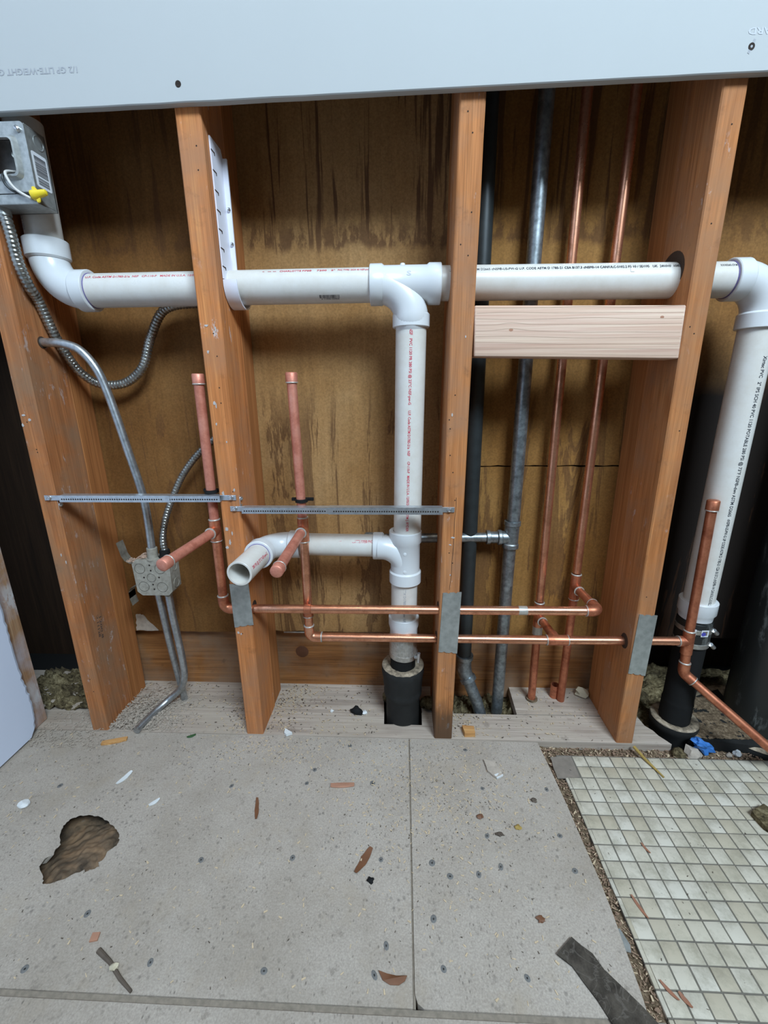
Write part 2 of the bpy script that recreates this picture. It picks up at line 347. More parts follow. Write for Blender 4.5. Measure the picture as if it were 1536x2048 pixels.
def sweep(bm, pts, r, seg=18, caps=True, closed_in=None):
    pts = [Vector(p) for p in pts]; n = len(pts)
    rr = r if isinstance(r, (list, tuple)) else [r]*n
    T = []
    for i in range(n):
        d = pts[min(i+1, n-1)] - pts[max(i-1, 0)]; T.append(d.normalized())
    a = perp(T[0]); R = []
    for i in range(n):
        a = (a - T[i]*a.dot(T[i])); a = a.normalized() if a.length > 1e-6 else perp(T[i])
        R.append(ring(bm, pts[i], T[i], a, rr[i], seg))
    for i in range(n-1):
        for j in range(seg):
            k = (j+1) % seg; bm.faces.new((R[i][j], R[i][k], R[i+1][k], R[i+1][j]))
    if caps: bm.faces.new(list(reversed(R[0]))); bm.faces.new(R[-1])
    return bm
def lathe(bm, o, d, prof, seg=28, caps=True):
    """profile [(r, h)] along direction d from o"""
    o = Vector(o); d = Vector(d).normalized(); a = perp(d); R = []
    for r, h in prof: R.append(ring(bm, o+d*h, d, a, max(r, 1e-4), seg))
    for i in range(len(R)-1):
        for j in range(seg):
            k = (j+1) % seg; bm.faces.new((R[i][j], R[i][k], R[i+1][k], R[i+1][j]))
    if caps: bm.faces.new(list(reversed(R[0]))); bm.faces.new(R[-1])
    return bm
def cyl(bm, p, q, r, seg=18):
    p = Vector(p); q = Vector(q); return lathe(bm, p, q-p, [(r, 0), (r, (q-p).length)], seg)
def bend(pts, R, n=8):
    """polyline with rounded corners"""
    pts = [Vector(p) for p in pts]; out = [pts[0]]
    for i in range(1, len(pts)-1):
        a, b, c = pts[i-1], pts[i], pts[i+1]
        u = (a-b).normalized(); v = (c-b).normalized(); ang = u.angle(v)
        if ang > PI-0.02: out.append(b); continue
        t = min(R/math.tan(ang/2), (a-b).length*0.49, (c-b).length*0.49); Rr = t*math.tan(ang/2)
        cen = b + (u+v).normalized()*(Rr/math.sin(ang/2))
        p0 = b+u*t; p1 = b+v*t; e0 = p0-cen; e1 = p1-cen; w_ = e0.angle(e1)
        for k in range(n+1):
            s = k/n; out.append(cen + (e0*math.sin((1-s)*w_) + e1*math.sin(s*w_))/math.sin(w_))
    out.append(pts[-1]); return out
def spline(pts, n=10):
    pts = [Vector(p) for p in pts]; out = []
    P = [pts[0]*2-pts[1]] + pts + [pts[-1]*2-pts[-2]]
    for i in range(1, len(P)-2):
        for k in range(n):
            t = k/n; a, b, c, d = P[i-1], P[i], P[i+1], P[i+2]
            out.append(0.5*((2*b) + (c-a)*t + (2*a-5*b+4*c-d)*t*t + (3*b-a-3*c+d)*t**3))
    out.append(pts[-1]); return out
def extrude_poly(bm, outer, z0, z1, holes=(), f=lambda x, y, z: (x, y, z), flare=1.0):
    loops = [list(outer)] + [list(h) for h in holes]
    flat = [p for l in loops for p in l]
    tris = tessellate_polygon([[Vector((p[0], p[1], 0)) for p in l] for l in loops])
    lows = list(loops[0])
    for h in loops[1:]:
        hx = sum(p[0] for p in h)/len(h); hy = sum(p[1] for p in h)/len(h)
        lows += [(hx+(p[0]-hx)*flare, hy+(p[1]-hy)*flare) for p in h]
    lo = [bm.verts.new(f(p[0], p[1], z0)) for p in lows]; hi = [bm.verts.new(f(p[0], p[1], z1)) for p in flat]
    for t in tris:
        try: bm.faces.new([hi[i] for i in t]); bm.faces.new([lo[i] for i in reversed(t)])
        except ValueError: pass
    s = 0
    for l in loops:
        n = len(l)
        for i in range(n):
            a, b = s+i, s+(i+1) % n; bm.faces.new((lo[a], lo[b], hi[b], hi[a]))
        s += n
    return bm
def xz(y0):  # polygon in X,Z extruded along Y
    return lambda x, z, d: (x, y0+d, z)
def yz(x0):
    return lambda y, z, d: (x0+d, y, z)
def lump(bm, c, s, seed, sub=2, amp=0.45):
    r_ = bmesh.ops.create_icosphere(bm, subdivisions=sub, radius=1.0)
    for v in r_['verts']:
        q = v.co.copy(); k = 1 + amp*mnoise.noise(q*1.6+Vector((seed*7.3, seed, 0))) + 0.18*mnoise.noise(q*4+Vector((seed, 0, 3)))
        v.co = Vector((c[0]+q.x*k*s[0], c[1]+q.y*k*s[1], c[2]+q.z*k*s[2]))
    return bm
_tc = {}
def text_geo(s):
    if s in _tc: return _tc[s]
    c = bpy.data.curves.new('txt', 'FONT'); c.body = s; c.size = 1.0; c.resolution_u = 2; c.offset = 0.018
    o = bpy.data.objects.new('txt', c); COL.objects.link(o); bpy.context.view_layer.update()
    ev = o.evaluated_get(bpy.context.evaluated_depsgraph_get()); me = ev.to_mesh()
    vs = [(v.co.x, v.co.y) for v in me.vertices]; fs = [tuple(p.vertices) for p in me.polygons]
    ev.to_mesh_clear(); bpy.data.objects.remove(o); bpy.data.curves.remove(c)
    x0 = min(v[0] for v in vs); x1 = max(v[0] for v in vs)
    _tc[s] = ([((v[0]-x0)/(x1-x0), v[1]-0.35) for v in vs], fs); return _tc[s]
def text_bm(s, length, h, place):
    vs, fs = text_geo(s); bm = B(); vv = [bm.verts.new(place(u*length, v*h)) for u, v in vs]
    for f in fs:
        try: bm.faces.new([vv[i] for i in f])
        except ValueError: pass
    return bm
def on_cyl(a0, d, n0, r):
    a0 = Vector(a0); d = Vector(d).normalized(); n0 = Vector(n0); n0 = (n0-d*n0.dot(d)).normalized(); t = n0.cross(d); rr = r+0.00025
    return lambda u, v: a0 + d*u + n0*(rr*math.cos(v/rr)) + t*(rr*math.sin(v/rr))
def on_plane(a0, d, upv):
    a0 = Vector(a0); d = Vector(d).normalized(); upv = Vector(upv).normalized(); return lambda u, v: a0 + d*u + upv*v
def textpart(s, length, h, place, mat, parent, name='printed_text', label=None):
    bm = text_bm(s, length, h, place)
    o = finish(name, bm, mat, parent, 0)
    if label: o['label'] = label
    return o
def bars_bm(place, length, h, n, seed):
    r_ = random.Random(seed); bm = B(); u = 0
    for i in range(n):
        wd = length/n*r_.uniform(0.3, 0.75); u = length*i/n
        q = [place(u, -h/2), place(u+wd, -h/2), place(u+wd, h/2), place(u, h/2)]
        bm.faces.new([bm.verts.new(p) for p in q])
    return bm
def screwhead(bm, c, d, r=0.004, h=0.002):
    lathe(bm, c, d, [(r, 0), (r, h*0.35), (r*0.8, h*0.8), (r*0.35, h), (r*0.3, h*0.55), (0.0002, h*0.55)], 14)
    return bm

# ================================================================== THE SETTING
X_L, X_R, Y_F, Z_C = -0.468, 2.0, -1.9, 3.0
# ---- floor: dark base, grey planks in the stud bays, backer boards, mosaic patch
bm = B(); box(bm, -0.75, X_R, Y_F-0.1, -0.004, -0.09, -0.052)
floor = structure('floor', bm, 'subfloor')
bm = B(); box(bm, -1.05, 1.62, -0.004, 0.47, -0.16, -0.12); finish('cavity_bottom', bm, 'hole', floor)

HOLE = [(-0.243, -0.196), (-0.233, -0.190), (-0.215, -0.187), (-0.193, -0.190), (-0.172, -0.198), (-0.154, -0.209), (-0.140, -0.219),
        (-0.134, -0.229), (-0.133, -0.236), (-0.142, -0.246), (-0.141, -0.258), (-0.146, -0.262), (-0.139, -0.268), (-0.152, -0.273), (-0.157, -0.279),
        (-0.160, -0.273), (-0.178, -0.285), (-0.198, -0.294), (-0.208, -0.295), (-0.216, -0.285), (-0.234, -0.271), (-0.235, -0.259), (-0.225, -0.254), (-0.229, -0.245), (-0.226, -0.238), (-0.240, -0.222), (-0.246, -0.207)]
def jag(pts, amp, seed, n=4):
    r_ = random.Random(seed); out = []
    for i in range(len(pts)):
        a = pts[i]; b = pts[(i+1) % len(pts)]
        out.append(a)
        for k in range(1, n):
            t = k/n; out.append((a[0]+(b[0]-a[0])*t+r_.uniform(-amp, amp), a[1]+(b[1]-a[1])*t+r_.uniform(-amp, amp)))
    return out
ZB = -0.002
bm = B(); extrude_poly(bm, [(-0.468, -0.4085), (0.3452, -0.4085), (0.3458, -0.001), (-0.468, -0.001)], ZB-0.0127, ZB, [jag(HOLE, 0.0012, 3)], flare=1.32)
board1 = finish('backer_board', bm, 'backer', floor, 25); board1['label'] = 'left cement backer board with a broken hole'
bm = B(); extrude_poly(bm, [(0.3585, -0.4085), (0.621, -0.4085), (0.6235, -0.39), (0.6285, -0.30), (0.629, -0.262), (0.6265, -0.20), (0.625, -0.142), (0.620, -0.06), (0.6155, -0.002), (0.3488, -0.001), (0.3478, -0.396), (0.351, -0.404)], ZB-0.0127, ZB)
board2 = finish('backer_board', bm, 'backer', floor, 25)
bm = B(); box(bm, -0.468, 0.640, -0.72, -0.4145, ZB-0.0127, ZB-0.001, 0.001, 1)
board3 = finish('backer_board', bm, 'backer', floor, 25)
bm = B(); box(bm, -0.468, 0.64, -0.4143, -0.4087, ZB-0.012, ZB-0.0022); box(bm, 0.3456, 0.3485, -0.408, -0.002, ZB-0.012, ZB-0.0022)
finish('joint_filler', bm, 'seam', floor)
# fastener heads pressed into the boards
FAST = [(0.015, -0.253), (0.159, -0.245), (0.006, -0.378), (0.156, -0.381), (0.311, -0.350), (0.297, -0.380), (-0.311, -0.133), (0.013, -0.123), (0.153, -0.113), (0.162, -0.083),
        (-0.114, -0.329), (-0.152, -0.390), (0.277, -0.109), (0.224, -0.023), (0.299, -0.243),
        (0.449, -0.259), (0.379, -0.245), (0.485, -0.247), (0.405, -0.263), (0.376, -0.318), (0.489, -0.376), (0.462, -0.026), (0.481, -0.113), (0.599, -0.111), (0.473, -0.200), (0.593, -0.196), (0.385, -0.371), (0.597, -0.249)]
fast_me = None
for i, (x, y) in enumerate(FAST):
    if fast_me is None:
        bm = B(); lathe(bm, (0, 0, -0.001), (0, 0, 1), [(0.0042, 0), (0.0044, 0.0012), (0.0034, 0.0016), (0.0012, 0.0012)], 12)
        o = finish('fastener', bm, 'fastener', None); fast_me = o.data
    else:
        o = bpy.data.objects.new('fastener', fast_me); COL.objects.link(o)
    o.location = (x, y, ZB-0.0002); o.scale = (rng.uniform(0.75, 1.15), rng.uniform(0.85, 1.3), 1); o.rotation_euler = (0, 0, rng.uniform(-0.6, 0.6))
    o.parent = board1 if x < 0.346 else board2
bm = B()      # torn brown underlay showing in the broken hole
n = 70; gq = []
for i in range(n+1):
    rw = []
    for j in range(n+1):
        x = -0.255+0.135*i/n; y = -0.305+0.13*j/n
        d = (x+0.185)*0.62 - (y+0.24)*0.78      # rises towards the lower right edge
        h = -0.030 + max(-0.016, min(0.018, 0.24*(d+0.03))) + 0.006*mnoise.noise(Vector((x*30+y*22, (x-y)*9, 1))) + 0.0025*mnoise.noise(Vector((x*120, y*120, 2)))
        rw.append(bm.verts.new((x, y, h)))
    gq.append(rw)
for i in range(n):
    for j in range(n): bm.faces.new((gq[i][j], gq[i+1][j], gq[i+1][j+1], gq[i][j+1]))
finish('torn_underlay', bm, 'subfloor', floor, 80)
# grey planks under the studs
def plank(pts, z0=-0.021, z1=0.0):
    bm = B(); extrude_poly(bm, pts, z0, z1); return finish('plank', bm, 'plank', floor, 25)
plank([(-0.70, -0.0005), (0.890, -0.0005), (0.884, 0.010), (0.876, 0.022), (0.872, 0.036), (0.862, 0.050), (0.860, 0.0735), (0.3772, 0.0735), (0.3765, 0.036), (0.2925, 0.0365), (0.292, 0.0735), (-0.70, 0.0735)])
plank([(-0.70, 0.0755), (0.2915, 0.0755), (0.290, 0.10), (0.288, 0.20), (-0.70, 0.20)], z1=-0.0012)
plank([(0.5925, 0.0757), (0.860, 0.0757), (0.852, 0.20), (0.598, 0.20)], z1=0.0008)
plank([(0.3785, 0.0757), (0.4500, 0.0757), (0.448, 0.20), (0.372, 0.20), (0.377, 0.12)], z1=-0.002)
# mosaic patch, 25 mm squares
bm = B(); box(bm, 0.6462, 1.30, -0.52, -0.0265, -0.030, -0.0090)
bed = finish('tile_bed', bm, 'grout', floor)
S = 0.025; TX = 0.7011; TY = -0.0279; G_ = 0.0010
bm = B(); box(bm, -S/2+G_, S/2-G_, -S/2+G_, S/2-G_, -0.0025, 0.003, 0.0007, 2); first = finish('tile', bm, 'tile', bed); tile_me = first.data
bm = B(); box(bm, -0.0028, 0.0028, -S/2+G_, S/2-G_, -0.0025, 0.003, 0.0006, 1); t_ = finish('tile', bm, 'tile', bed); sliver_me = t_.data
used = {'a': False, 'b': False}
def put_tile(me, x, y, key, obj_):
    if not used[key]: o = obj_; used[key] = True
    else: o = bpy.data.objects.new('tile', me); COL.objects.link(o)
    o.parent = bed; o.location = (x, y, -0.0110+rng.uniform(-0.0002, 0.0003)); o.rotation_euler = (rng.uniform(-0.008, 0.008), rng.uniform(-0.008, 0.008), rng.uniform(-0.012, 0.012))
for j in range(17):
    y = TY - S*(j+0.5)
    for k in range(-2, 14):
        if k == -2 and j < 2: continue
        put_tile(tile_me, TX + S*(k+0.5) + rng.uniform(-0.0002, 0.0002), y + rng.uniform(-0.0002, 0.0002), 'a', first)
    if j >= 2: put_tile(sliver_me, TX - 2*S - 0.0022 - 0.0006*math.sin(j), y, 'b', t_)
bm = B(); extrude_poly(bm, jag([(0.632, -0.033), (0.674, -0.0285), (0.6735, -0.0775), (0.630, -0.081)], 0.0008, 5, 5), -0.0095, -0.0078); finish('mortar_patch', bm, 'mortar', bed)
# debris channel around the mosaic patch
bm = B()
def strip_dirt(bm, pts, seed, nz=-0.014, amp=0.006):
    """rows of (left, right) points turned into a lumpy strip"""
    rows = []
    for (a, b) in pts:
        row = []
        for k in range(7):
            t = k/6; x = a[0]+(b[0]-a[0])*t; y = a[1]+(b[1]-a[1])*t
            h = nz + amp*mnoise.noise(Vector((x*60, y*60, seed))) + 0.5*amp*mnoise.noise(Vector((x*170, y*170, seed)))
            row.append(bm.verts.new((x, y, h)))
        rows.append(row)
    for r1, r2 in zip(rows, rows[1:]):
        for i in range(6): bm.faces.new((r1[i], r1[i+1], r2[i+1], r2[i]))
N_ = 110
strip_dirt(bm, [((0.610, -0.002-0.415*i/N_), (0.6475, -0.002-0.415*i/N_)) for i in range(N_+1)], 1)
strip_dirt(bm, [((0.60+0.55*i/N_, 0.002), (0.60+0.55*i/N_, -0.030)) for i in range(N_+1)], 2, -0.017)
tag(finish('debris_bed', bm, 'dirt', floor, 60), kind='stuff')
bm = B()   # rubbish down in the pipe opening and beside the hub
def mound(bm, x0, x1, y0, y1, z, amp, seed, n=60):
    g_ = [[bm.verts.new((x0+(x1-x0)*i/n, y0+(y1-y0)*j/n, z + amp*mnoise.noise(Vector((i*7.0/n, j*7.0/n, seed))) + 0.6*amp*mnoise.noise(Vector((i*19.0/n, j*19.0/n, seed))) + 0.4*amp*mnoise.noise(Vector((i*47.0/n, j*47.0/n, seed))))) for j in range(n+1)] for i in range(n+1)]
    for i in range(n):
        for j in range(n): bm.faces.new((g_[i][j], g_[i+1][j], g_[i+1][j+1], g_[i][j+1]))
mound(bm, 0.445, 0.60, 0.074, 0.20, -0.030, 0.022, 3)
mound(bm, 0.86, 1.30, -0.01, 0.30, -0.030, 0.020, 5, 90)
tag(finish('rubbish_bed', bm, 'yelloam', floor, 60), kind='stuff')
bm = B(); mound(bm, -0.60, -0.345, 0.055, 0.20, 0.006, 0.020, 9); tag(finish('rubbish_bed', bm, 'yelloam', floor, 60), kind='stuff')

# ---- wall facing the camera: drywall above, sheathing and low board behind the studs
wall = bpy.data.objects.new('wall_back', None); COL.objects.link(wall); wall['kind'] = 'structure'; wall.empty_display_size = 0.05
def dz(x): return 1.0965 + (x+0.26)*0.0135     # the sheet hangs a little out of level
bm = B(); n = 60; row = []
for i in range(n+1):
    x = -0.47 + (X_R+0.47)*i/n; zz = dz(x) + 0.0005*mnoise.noise(Vector((x*23, 0, 0)))
    row.append([bm.verts.new(p) for p in ((x, -0.0127, zz+0.0012), (x, -0.0115, zz), (x, -0.0012, zz+0.0003), (x, 0.0, zz+0.0012), (x, 0.0, Z_C), (x, -0.0127, Z_C))])
for a, b in zip(row, row[1:]):
    for k in range(6): bm.faces.new((a[k], b[k], b[(k+1) % 6], a[(k+1) % 6]))
bm.faces.new(row[0]); bm.faces.new(list(reversed(row[-1])))
dry = finish('drywall_sheet', bm, 'drywall', wall, 40)
for sx, sz in ((0.0165, 1.1212), (0.7855, 1.1375)):
    bm = B(); lathe(bm, (sx, -0.0126, sz), (0, -1, 0), [(0.0042, 0), (0.0040, 0.0006), (0.0015, 0.0004), (0.0003, 0.0001)], 14); finish('screw', bm, 'nailhole', dry)
# upside-down printing
textpart('1/2 GP LITE-WEIGHT GYPSUM', 0.148, 0.0100, on_plane((-0.124, -0.0130, 1.1415), (-1, 0, 0), (0, 0, -1)), 'greyink', dry)
textpart('BOARD', 0.048, 0.0100, on_plane((0.826, -0.0130, 1.1532), (-1, 0, 0), (0, 0, -1)), 'faintink', dry)
bm = B(); hexa(bm, [(0.7815, -0.0130, 1.131), (0.784, -0.0130, 1.1295), (0.784, -0.0128, 1.1295), (0.7815, -0.0128, 1.131), (0.7868, -0.0130, 1.1455), (0.7895, -0.0130, 1.1445), (0.7895, -0.0128, 1.1445), (0.7868, -0.0128, 1.1455)]); finish('scuff_mark', bm, 'greyink', dry)
YS = 0.145
def panel(x0, x1, z0, z1, mat, seed, y=YS):
    r_ = random.Random(seed); pts = []
    for i in range(25): pts.append((x0+(x1-x0)*i/24, z0 + 0.0012*r_.uniform(-1, 1)))
    for i in range(25): pts.append((x1-(x1-x0)*i/24, z1 + 0.0012*r_.uniform(-1, 1)))
    bm = B(); extrude_poly(bm, pts, 0.0, 0.013, f=xz(y)); return finish('sheathing_panel', bm, mat, wall, 25)
panel(-0.352, 0.018, 0.157, 1.40, 'sheath1', 1)
panel(0.0185, 0.420, 0.162, 1.40, 'sheath2', 2)
panel(0.4205, 0.790, 0.5575, 1.40, 'sheath3', 3)
panel(0.4205, 0.790, 0.160, 0.5545, 'sheath3', 4)
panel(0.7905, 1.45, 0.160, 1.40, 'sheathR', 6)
panel(-0.90, -0.3525, 0.98, 1.40, 'sheath1', 7)
bm = B(); box(bm, -0.35, 0.80, 0.166, 0.19, -0.03, 0.1535, 0.001, 1); finish('low_board', bm, 'lowboard', wall)
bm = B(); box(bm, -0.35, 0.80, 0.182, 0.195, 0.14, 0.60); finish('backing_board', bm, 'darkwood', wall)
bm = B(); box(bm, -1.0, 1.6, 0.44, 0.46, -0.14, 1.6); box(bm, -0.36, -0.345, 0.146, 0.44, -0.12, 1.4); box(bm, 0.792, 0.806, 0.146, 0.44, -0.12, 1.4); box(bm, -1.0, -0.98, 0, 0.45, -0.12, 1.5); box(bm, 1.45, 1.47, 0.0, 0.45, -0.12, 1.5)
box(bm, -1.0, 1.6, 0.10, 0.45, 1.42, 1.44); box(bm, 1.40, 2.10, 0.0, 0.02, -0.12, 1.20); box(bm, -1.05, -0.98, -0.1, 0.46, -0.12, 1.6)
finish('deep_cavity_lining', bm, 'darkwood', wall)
bm = B(); extrude_poly(bm, jag([(-0.3055, 0.1585), (-0.252, 0.1592), (-0.2845, 0.2010), (-0.3005, 0.2015)], 0.0016, 8, 6), -0.002, 0.0004, f=xz(YS)); finish('torn_paper', bm, 'plaster', wall)
bm = B(); extrude_poly(bm, [(0.050, 0.1545), (0.125, 0.1548), (0.125, 0.1585), (0.050, 0.1580)], -0.001, 0.02, f=xz(0.150)); finish('metal_strip', bm, 'emt', wall)
bm = B(); lathe(bm, (0.0865, 0.1660, 0.092), (0, -1, 0), [(0.016, 0), (0.0135, 0.0004), (0.0005, 0.0006)], 20); finish('knot', bm, 'knotwood', wall)

# ---- left wall: sheet with a torn edge
def tear(z): return -0.013 + 0.004*mnoise.noise(Vector((0, 0, z*31))) + 0.003*mnoise.noise(Vector((4, 0, z*90))) + (0.006*math.exp(-((z-0.075)/0.05)**2)) - 0.012*math.exp(-(z/0.015)**2)
bm = B(); n = 160; row = []
for i in range(n+1):
    z = 0.004 + (Z_C-0.004)*(i/n)**2; e = tear(z) if z < 1.05 else -0.0127
    row.append([bm.verts.new(p) for p in ((X_L+0.0125, Y_F, z), (X_L+0.0125, e-0.005, z), (X_L+0.0105, e, z), (X_L, e+0.002, z), (X_L, Y_F, z))])
for a, b in zip(row, row[1:]):
    for k in range(5): bm.faces.new((a[k], a[(k+1) % 5], b[(k+1) % 5], b[k]))
bm.faces.new(row[0]); bm.faces.new(list(reversed(row[-1])))
wl_ = finish('wall_left', bm, 'paintwall', None, 12); wl_['kind'] = 'structure'
bm = B(); box(bm, X_R, X_R+0.1, Y_F-0.1, 0.2, -0.05, Z_C); structure('wall_right', bm, 'bare')
bm = B(); box(bm, -0.9, X_R+0.1, Y_F-0.1, 0.1, Z_C, Z_C+0.08); structure('ceiling', bm, 'bare')
WX0, WX1, WZ0, WZ1 = 0.70, 1.80, 2.06, 2.96      # high window behind the photographer
bm = B(); box(bm, -0.9, WX0, Y_F-0.1, Y_F, -0.05, Z_C); box(bm, WX1, X_R+0.1, Y_F-0.1, Y_F, -0.05, Z_C); box(bm, WX0, WX1, Y_F-0.1, Y_F, -0.05, WZ0); box(bm, WX0, WX1, Y_F-0.1, Y_F, WZ1, Z_C)
structure('wall_front', bm, 'bare')
bm = B()
for a in ((WX0, WX0+0.04, WZ0, WZ1), (WX1-0.04, WX1, WZ0, WZ1), (WX0, WX1, WZ0, WZ0+0.04), (WX0, WX1, WZ1-0.04, WZ1), (1.26, 1.30, WZ0, WZ1)):
    box(bm, a[0], a[1], Y_F-0.08, Y_F-0.03, a[2], a[3])
structure('window_1', bm, 'glass')

# ================================================================== STUDS
def stud(label, b0, b1, t0, t1, mat, holes=(), rear=True, ztop=1.40, yd=0.0885, base=0.0):
    s = thing('wall_stud', label, 'stud', ((b0+b1)/2, 0.0, base), 'old wall studs')
    def X(a, b, z): return a + (b-a)*z/1.10
    def member(name, y0, y1, sh, m_):
        bm = B(); rows = []; n_ = 16
        for i in range(n_+1):
            z = base + (ztop-base)*i/n_; j = 0.0007*mnoise.noise(Vector((b0*9, y0*9, z*9)))
            x0 = X(b0, t0, z)+sh+j; x1 = X(b1, t1, z)+sh+j; c = 0.0018
            rows.append([bm.verts.new(p) for p in ((x0+c, y0, z), (x1-c, y0, z), (x1, y0+c, z), (x1, y1-c, z), (x1-c, y1, z), (x0+c, y1, z), (x0, y1-c, z), (x0, y0+c, z))])
        for a, b in zip(rows, rows[1:]):
            for k in range(8): bm.faces.new((a[k], a[(k+1) % 8], b[(k+1) % 8], b[k]))
        bm.faces.new(list(reversed(rows[0]))); bm.faces.new(rows[-1])
        return finish(name, bm, m_, s, 30)
    f = member('front_member', 0.0, yd, 0.0, mat)
    if rear: member('rear_member', yd+0.0012, 0.1448, 0.0015 if b0 > 0.2 else -0.0015, 'rear')
    if holes:
        bm = B()
        for hx, hz in holes: lathe(bm, (X(b0, t0, hz)+hx, -0.00025, hz), (0, 1, 0), [(0.0011, 0), (0.0008, 0.0004)], 8)
        tag(finish('nail_holes', bm, 'nailhole', f), kind='stuff')
    return s, f
sA, fA = stud('leftmost full stud with a conduit hole through its side', -0.3436, -0.3085, -0.3370, -0.3020, 'stud2', ((0.018, 0.612), (0.0185, 0.607), (0.012, 0.66), (0.02, 0.13), (0.022, 0.10)))
sB, fB = stud('stud carrying the white pipe hanger strap', -0.0014, 0.0345, 0.0008, 0.0385, 'stud', ((0.022, 0.80), (0.024, 0.765), (0.022, 0.715), (0.022, 0.69), (0.026, 0.535), (0.015, 0.245), (0.027, 1.055), (0.026, 1.025)))
sC, fC = stud('cracked middle stud behind the longest nail plate', 0.4002, 0.4370, 0.4092, 0.4455, 'studC', ((0.012, 1.085), (0.020, 1.06), (0.024, 0.962), (0.010, 0.92), (0.022, 0.905), (0.012, 0.70), (0.004, 0.66), (0.006, 0.645), (0.008, 0.60), (0.014, 0.57), (0.02, 0.52), (0.014, 0.42), (0.021, 0.40), (0.018, 0.375)))
sD, fD = stud('right stud holding the right end of the pale pine block', 0.7774, 0.8110, 0.7657, 0.7990, 'studpale', ((0.02, 1.06), (0.015, 0.94), (0.009, 0.80), (0.017, 0.79), (0.020, 0.64), (0.012, 0.335)))
# crack in the middle stud
bm = B(); prev = None
for i in range(26):
    z = 0.345 + 0.18*i/25; x = 0.421 + 0.004*mnoise.noise(Vector((0, 0, z*22))) + 0.006*i/25
    q = (bm.verts.new((x, -0.0002, z)), bm.verts.new((x+0.0007, -0.0002, z)))
    if prev: bm.faces.new((prev[0], prev[1], q[1], q[0]))
    prev = q
finish('crack', bm, 'nailhole', fC)
textpart('DF 1200.8', 0.080, 0.0085, on_plane((-0.3083+0.0016, 0.0455, 0.285), (0, -0.09, -1), (0, 1, -0.09)), 'stampink', fA, 'stamp_mark')
textpart('KD 11128', 0.060, 0.0080, on_plane((-0.3083+0.0016, 0.0365, 0.272), (0, -0.09, -1), (0, 1, -0.09)), 'stampink', fA, 'stamp_mark')
def borehole(par, c, d, rx, rz, h=0.0008):
    bm = B(); lathe(bm, (0, 0, 0), d, [(1, 0), (0.985, h), (0.0005, h)], 26)
    for v in bm.verts: v.co = Vector((v.co.x+c[0], v.co.y*rx+c[1], v.co.z*rz+c[2]))
    finish('bored_hole', bm, 'borehole', par)
borehole(fD, (0.7682, 0.0565, 0.8890), (-1, 0, 0), 0.033, 0.031)
borehole(fD, (0.7752, 0.0270, 0.2250), (-1, 0, 0), 0.013, 0.016)
borehole(fB, (0.0352, 0.0200, 0.2935), (1, 0, 0), 0.013, 0.014)
borehole(fC, (0.4018, 0.0200, 0.2965), (-1, 0, 0), 0.012, 0.013)
borehole(fC, (0.4014, 0.0330, 0.2225), (-1, 0, 0), 0.012, 0.013)
borehole(fA, (-0.3036, 0.0420, 0.7945), (1, 0, 0), 0.010, 0.010)
def smears(par, pts, seed):
    r_ = random.Random(seed); bm = B()
    for x, z, sx, sz in pts:
        n_ = 18; q = []
        for i in range(n_):
            a = 2*PI*i/n_; k = 0.65+0.5*r_.random(); q.append((x+sx*k*math.cos(a), z+sz*k*math.sin(a)))
        extrude_poly(bm, q, -0.0006, 0.0002, f=xz(0.0))
    tag(finish('compound_smears', bm, 'compound', par, 0), kind='stuff')
smears(fB, [(0.0065, 0.464, 0.0032, 0.004), (0.010, 0.438, 0.0022, 0.006), (0.0035, 0.428, 0.0028, 0.003), (0.016, 0.456, 0.0014, 0.004), (0.012, 0.812, 0.0032, 0.0018), (0.0265, 0.806, 0.0014, 0.004), (0.010, 0.772, 0.0018, 0.003), (0.0105, 0.690, 0.0024, 0.004), (0.013, 0.686, 0.001, 0.005), (0.010, 0.655, 0.0014, 0.0025), (0.0245, 0.624, 0.0012, 0.002), (0.0075, 0.532, 0.0022, 0.0042), (0.0105, 0.526, 0.0016, 0.003), (0.006, 0.247, 0.0024, 0.003), (0.011, 0.244, 0.0016, 0.0026), (0.0285, 0.538, 0.002, 0.003)], 1)
smears(fC, [(0.423, 0.4500, 0.0036, 0.0016), (0.419, 0.436, 0.0028, 0.0014), (0.414, 0.668, 0.0012, 0.0028), (0.431, 0.79, 0.001, 0.002), (0.421, 0.376, 0.0010, 0.002)], 2)
smears(fA, [(-0.331, 0.672, 0.0034, 0.002), (-0.322, 0.664, 0.0026, 0.0026), (-0.3365, 0.655, 0.002, 0.003), (-0.322, 0.41, 0.0012, 0.003), (-0.3155, 0.395, 0.001, 0.004)], 3)
# corner stud at the left wall, smeared with old white joint compound
MAT['studpaint'] = wood('stud smeared with white compound', (0.24, 0.14, 0.10), (0.32, 0.20, 0.15), (0.40, 0.28, 0.23), paint=1.0, grey=(0.50, 0.48, 0.54), seed=12.0, pthr=0.47)
cs = thing('wall_stud', 'corner stud smeared with white compound beside the torn left wall sheet', 'stud', (-0.49, 0.0, 0.0), 'old wall studs')
bm = B(); box(bm, -0.512, -0.4695, -0.065, 0.030, 0.0, 1.40, 0.0018, 1); finish('front_member', bm, 'studpaint', cs)

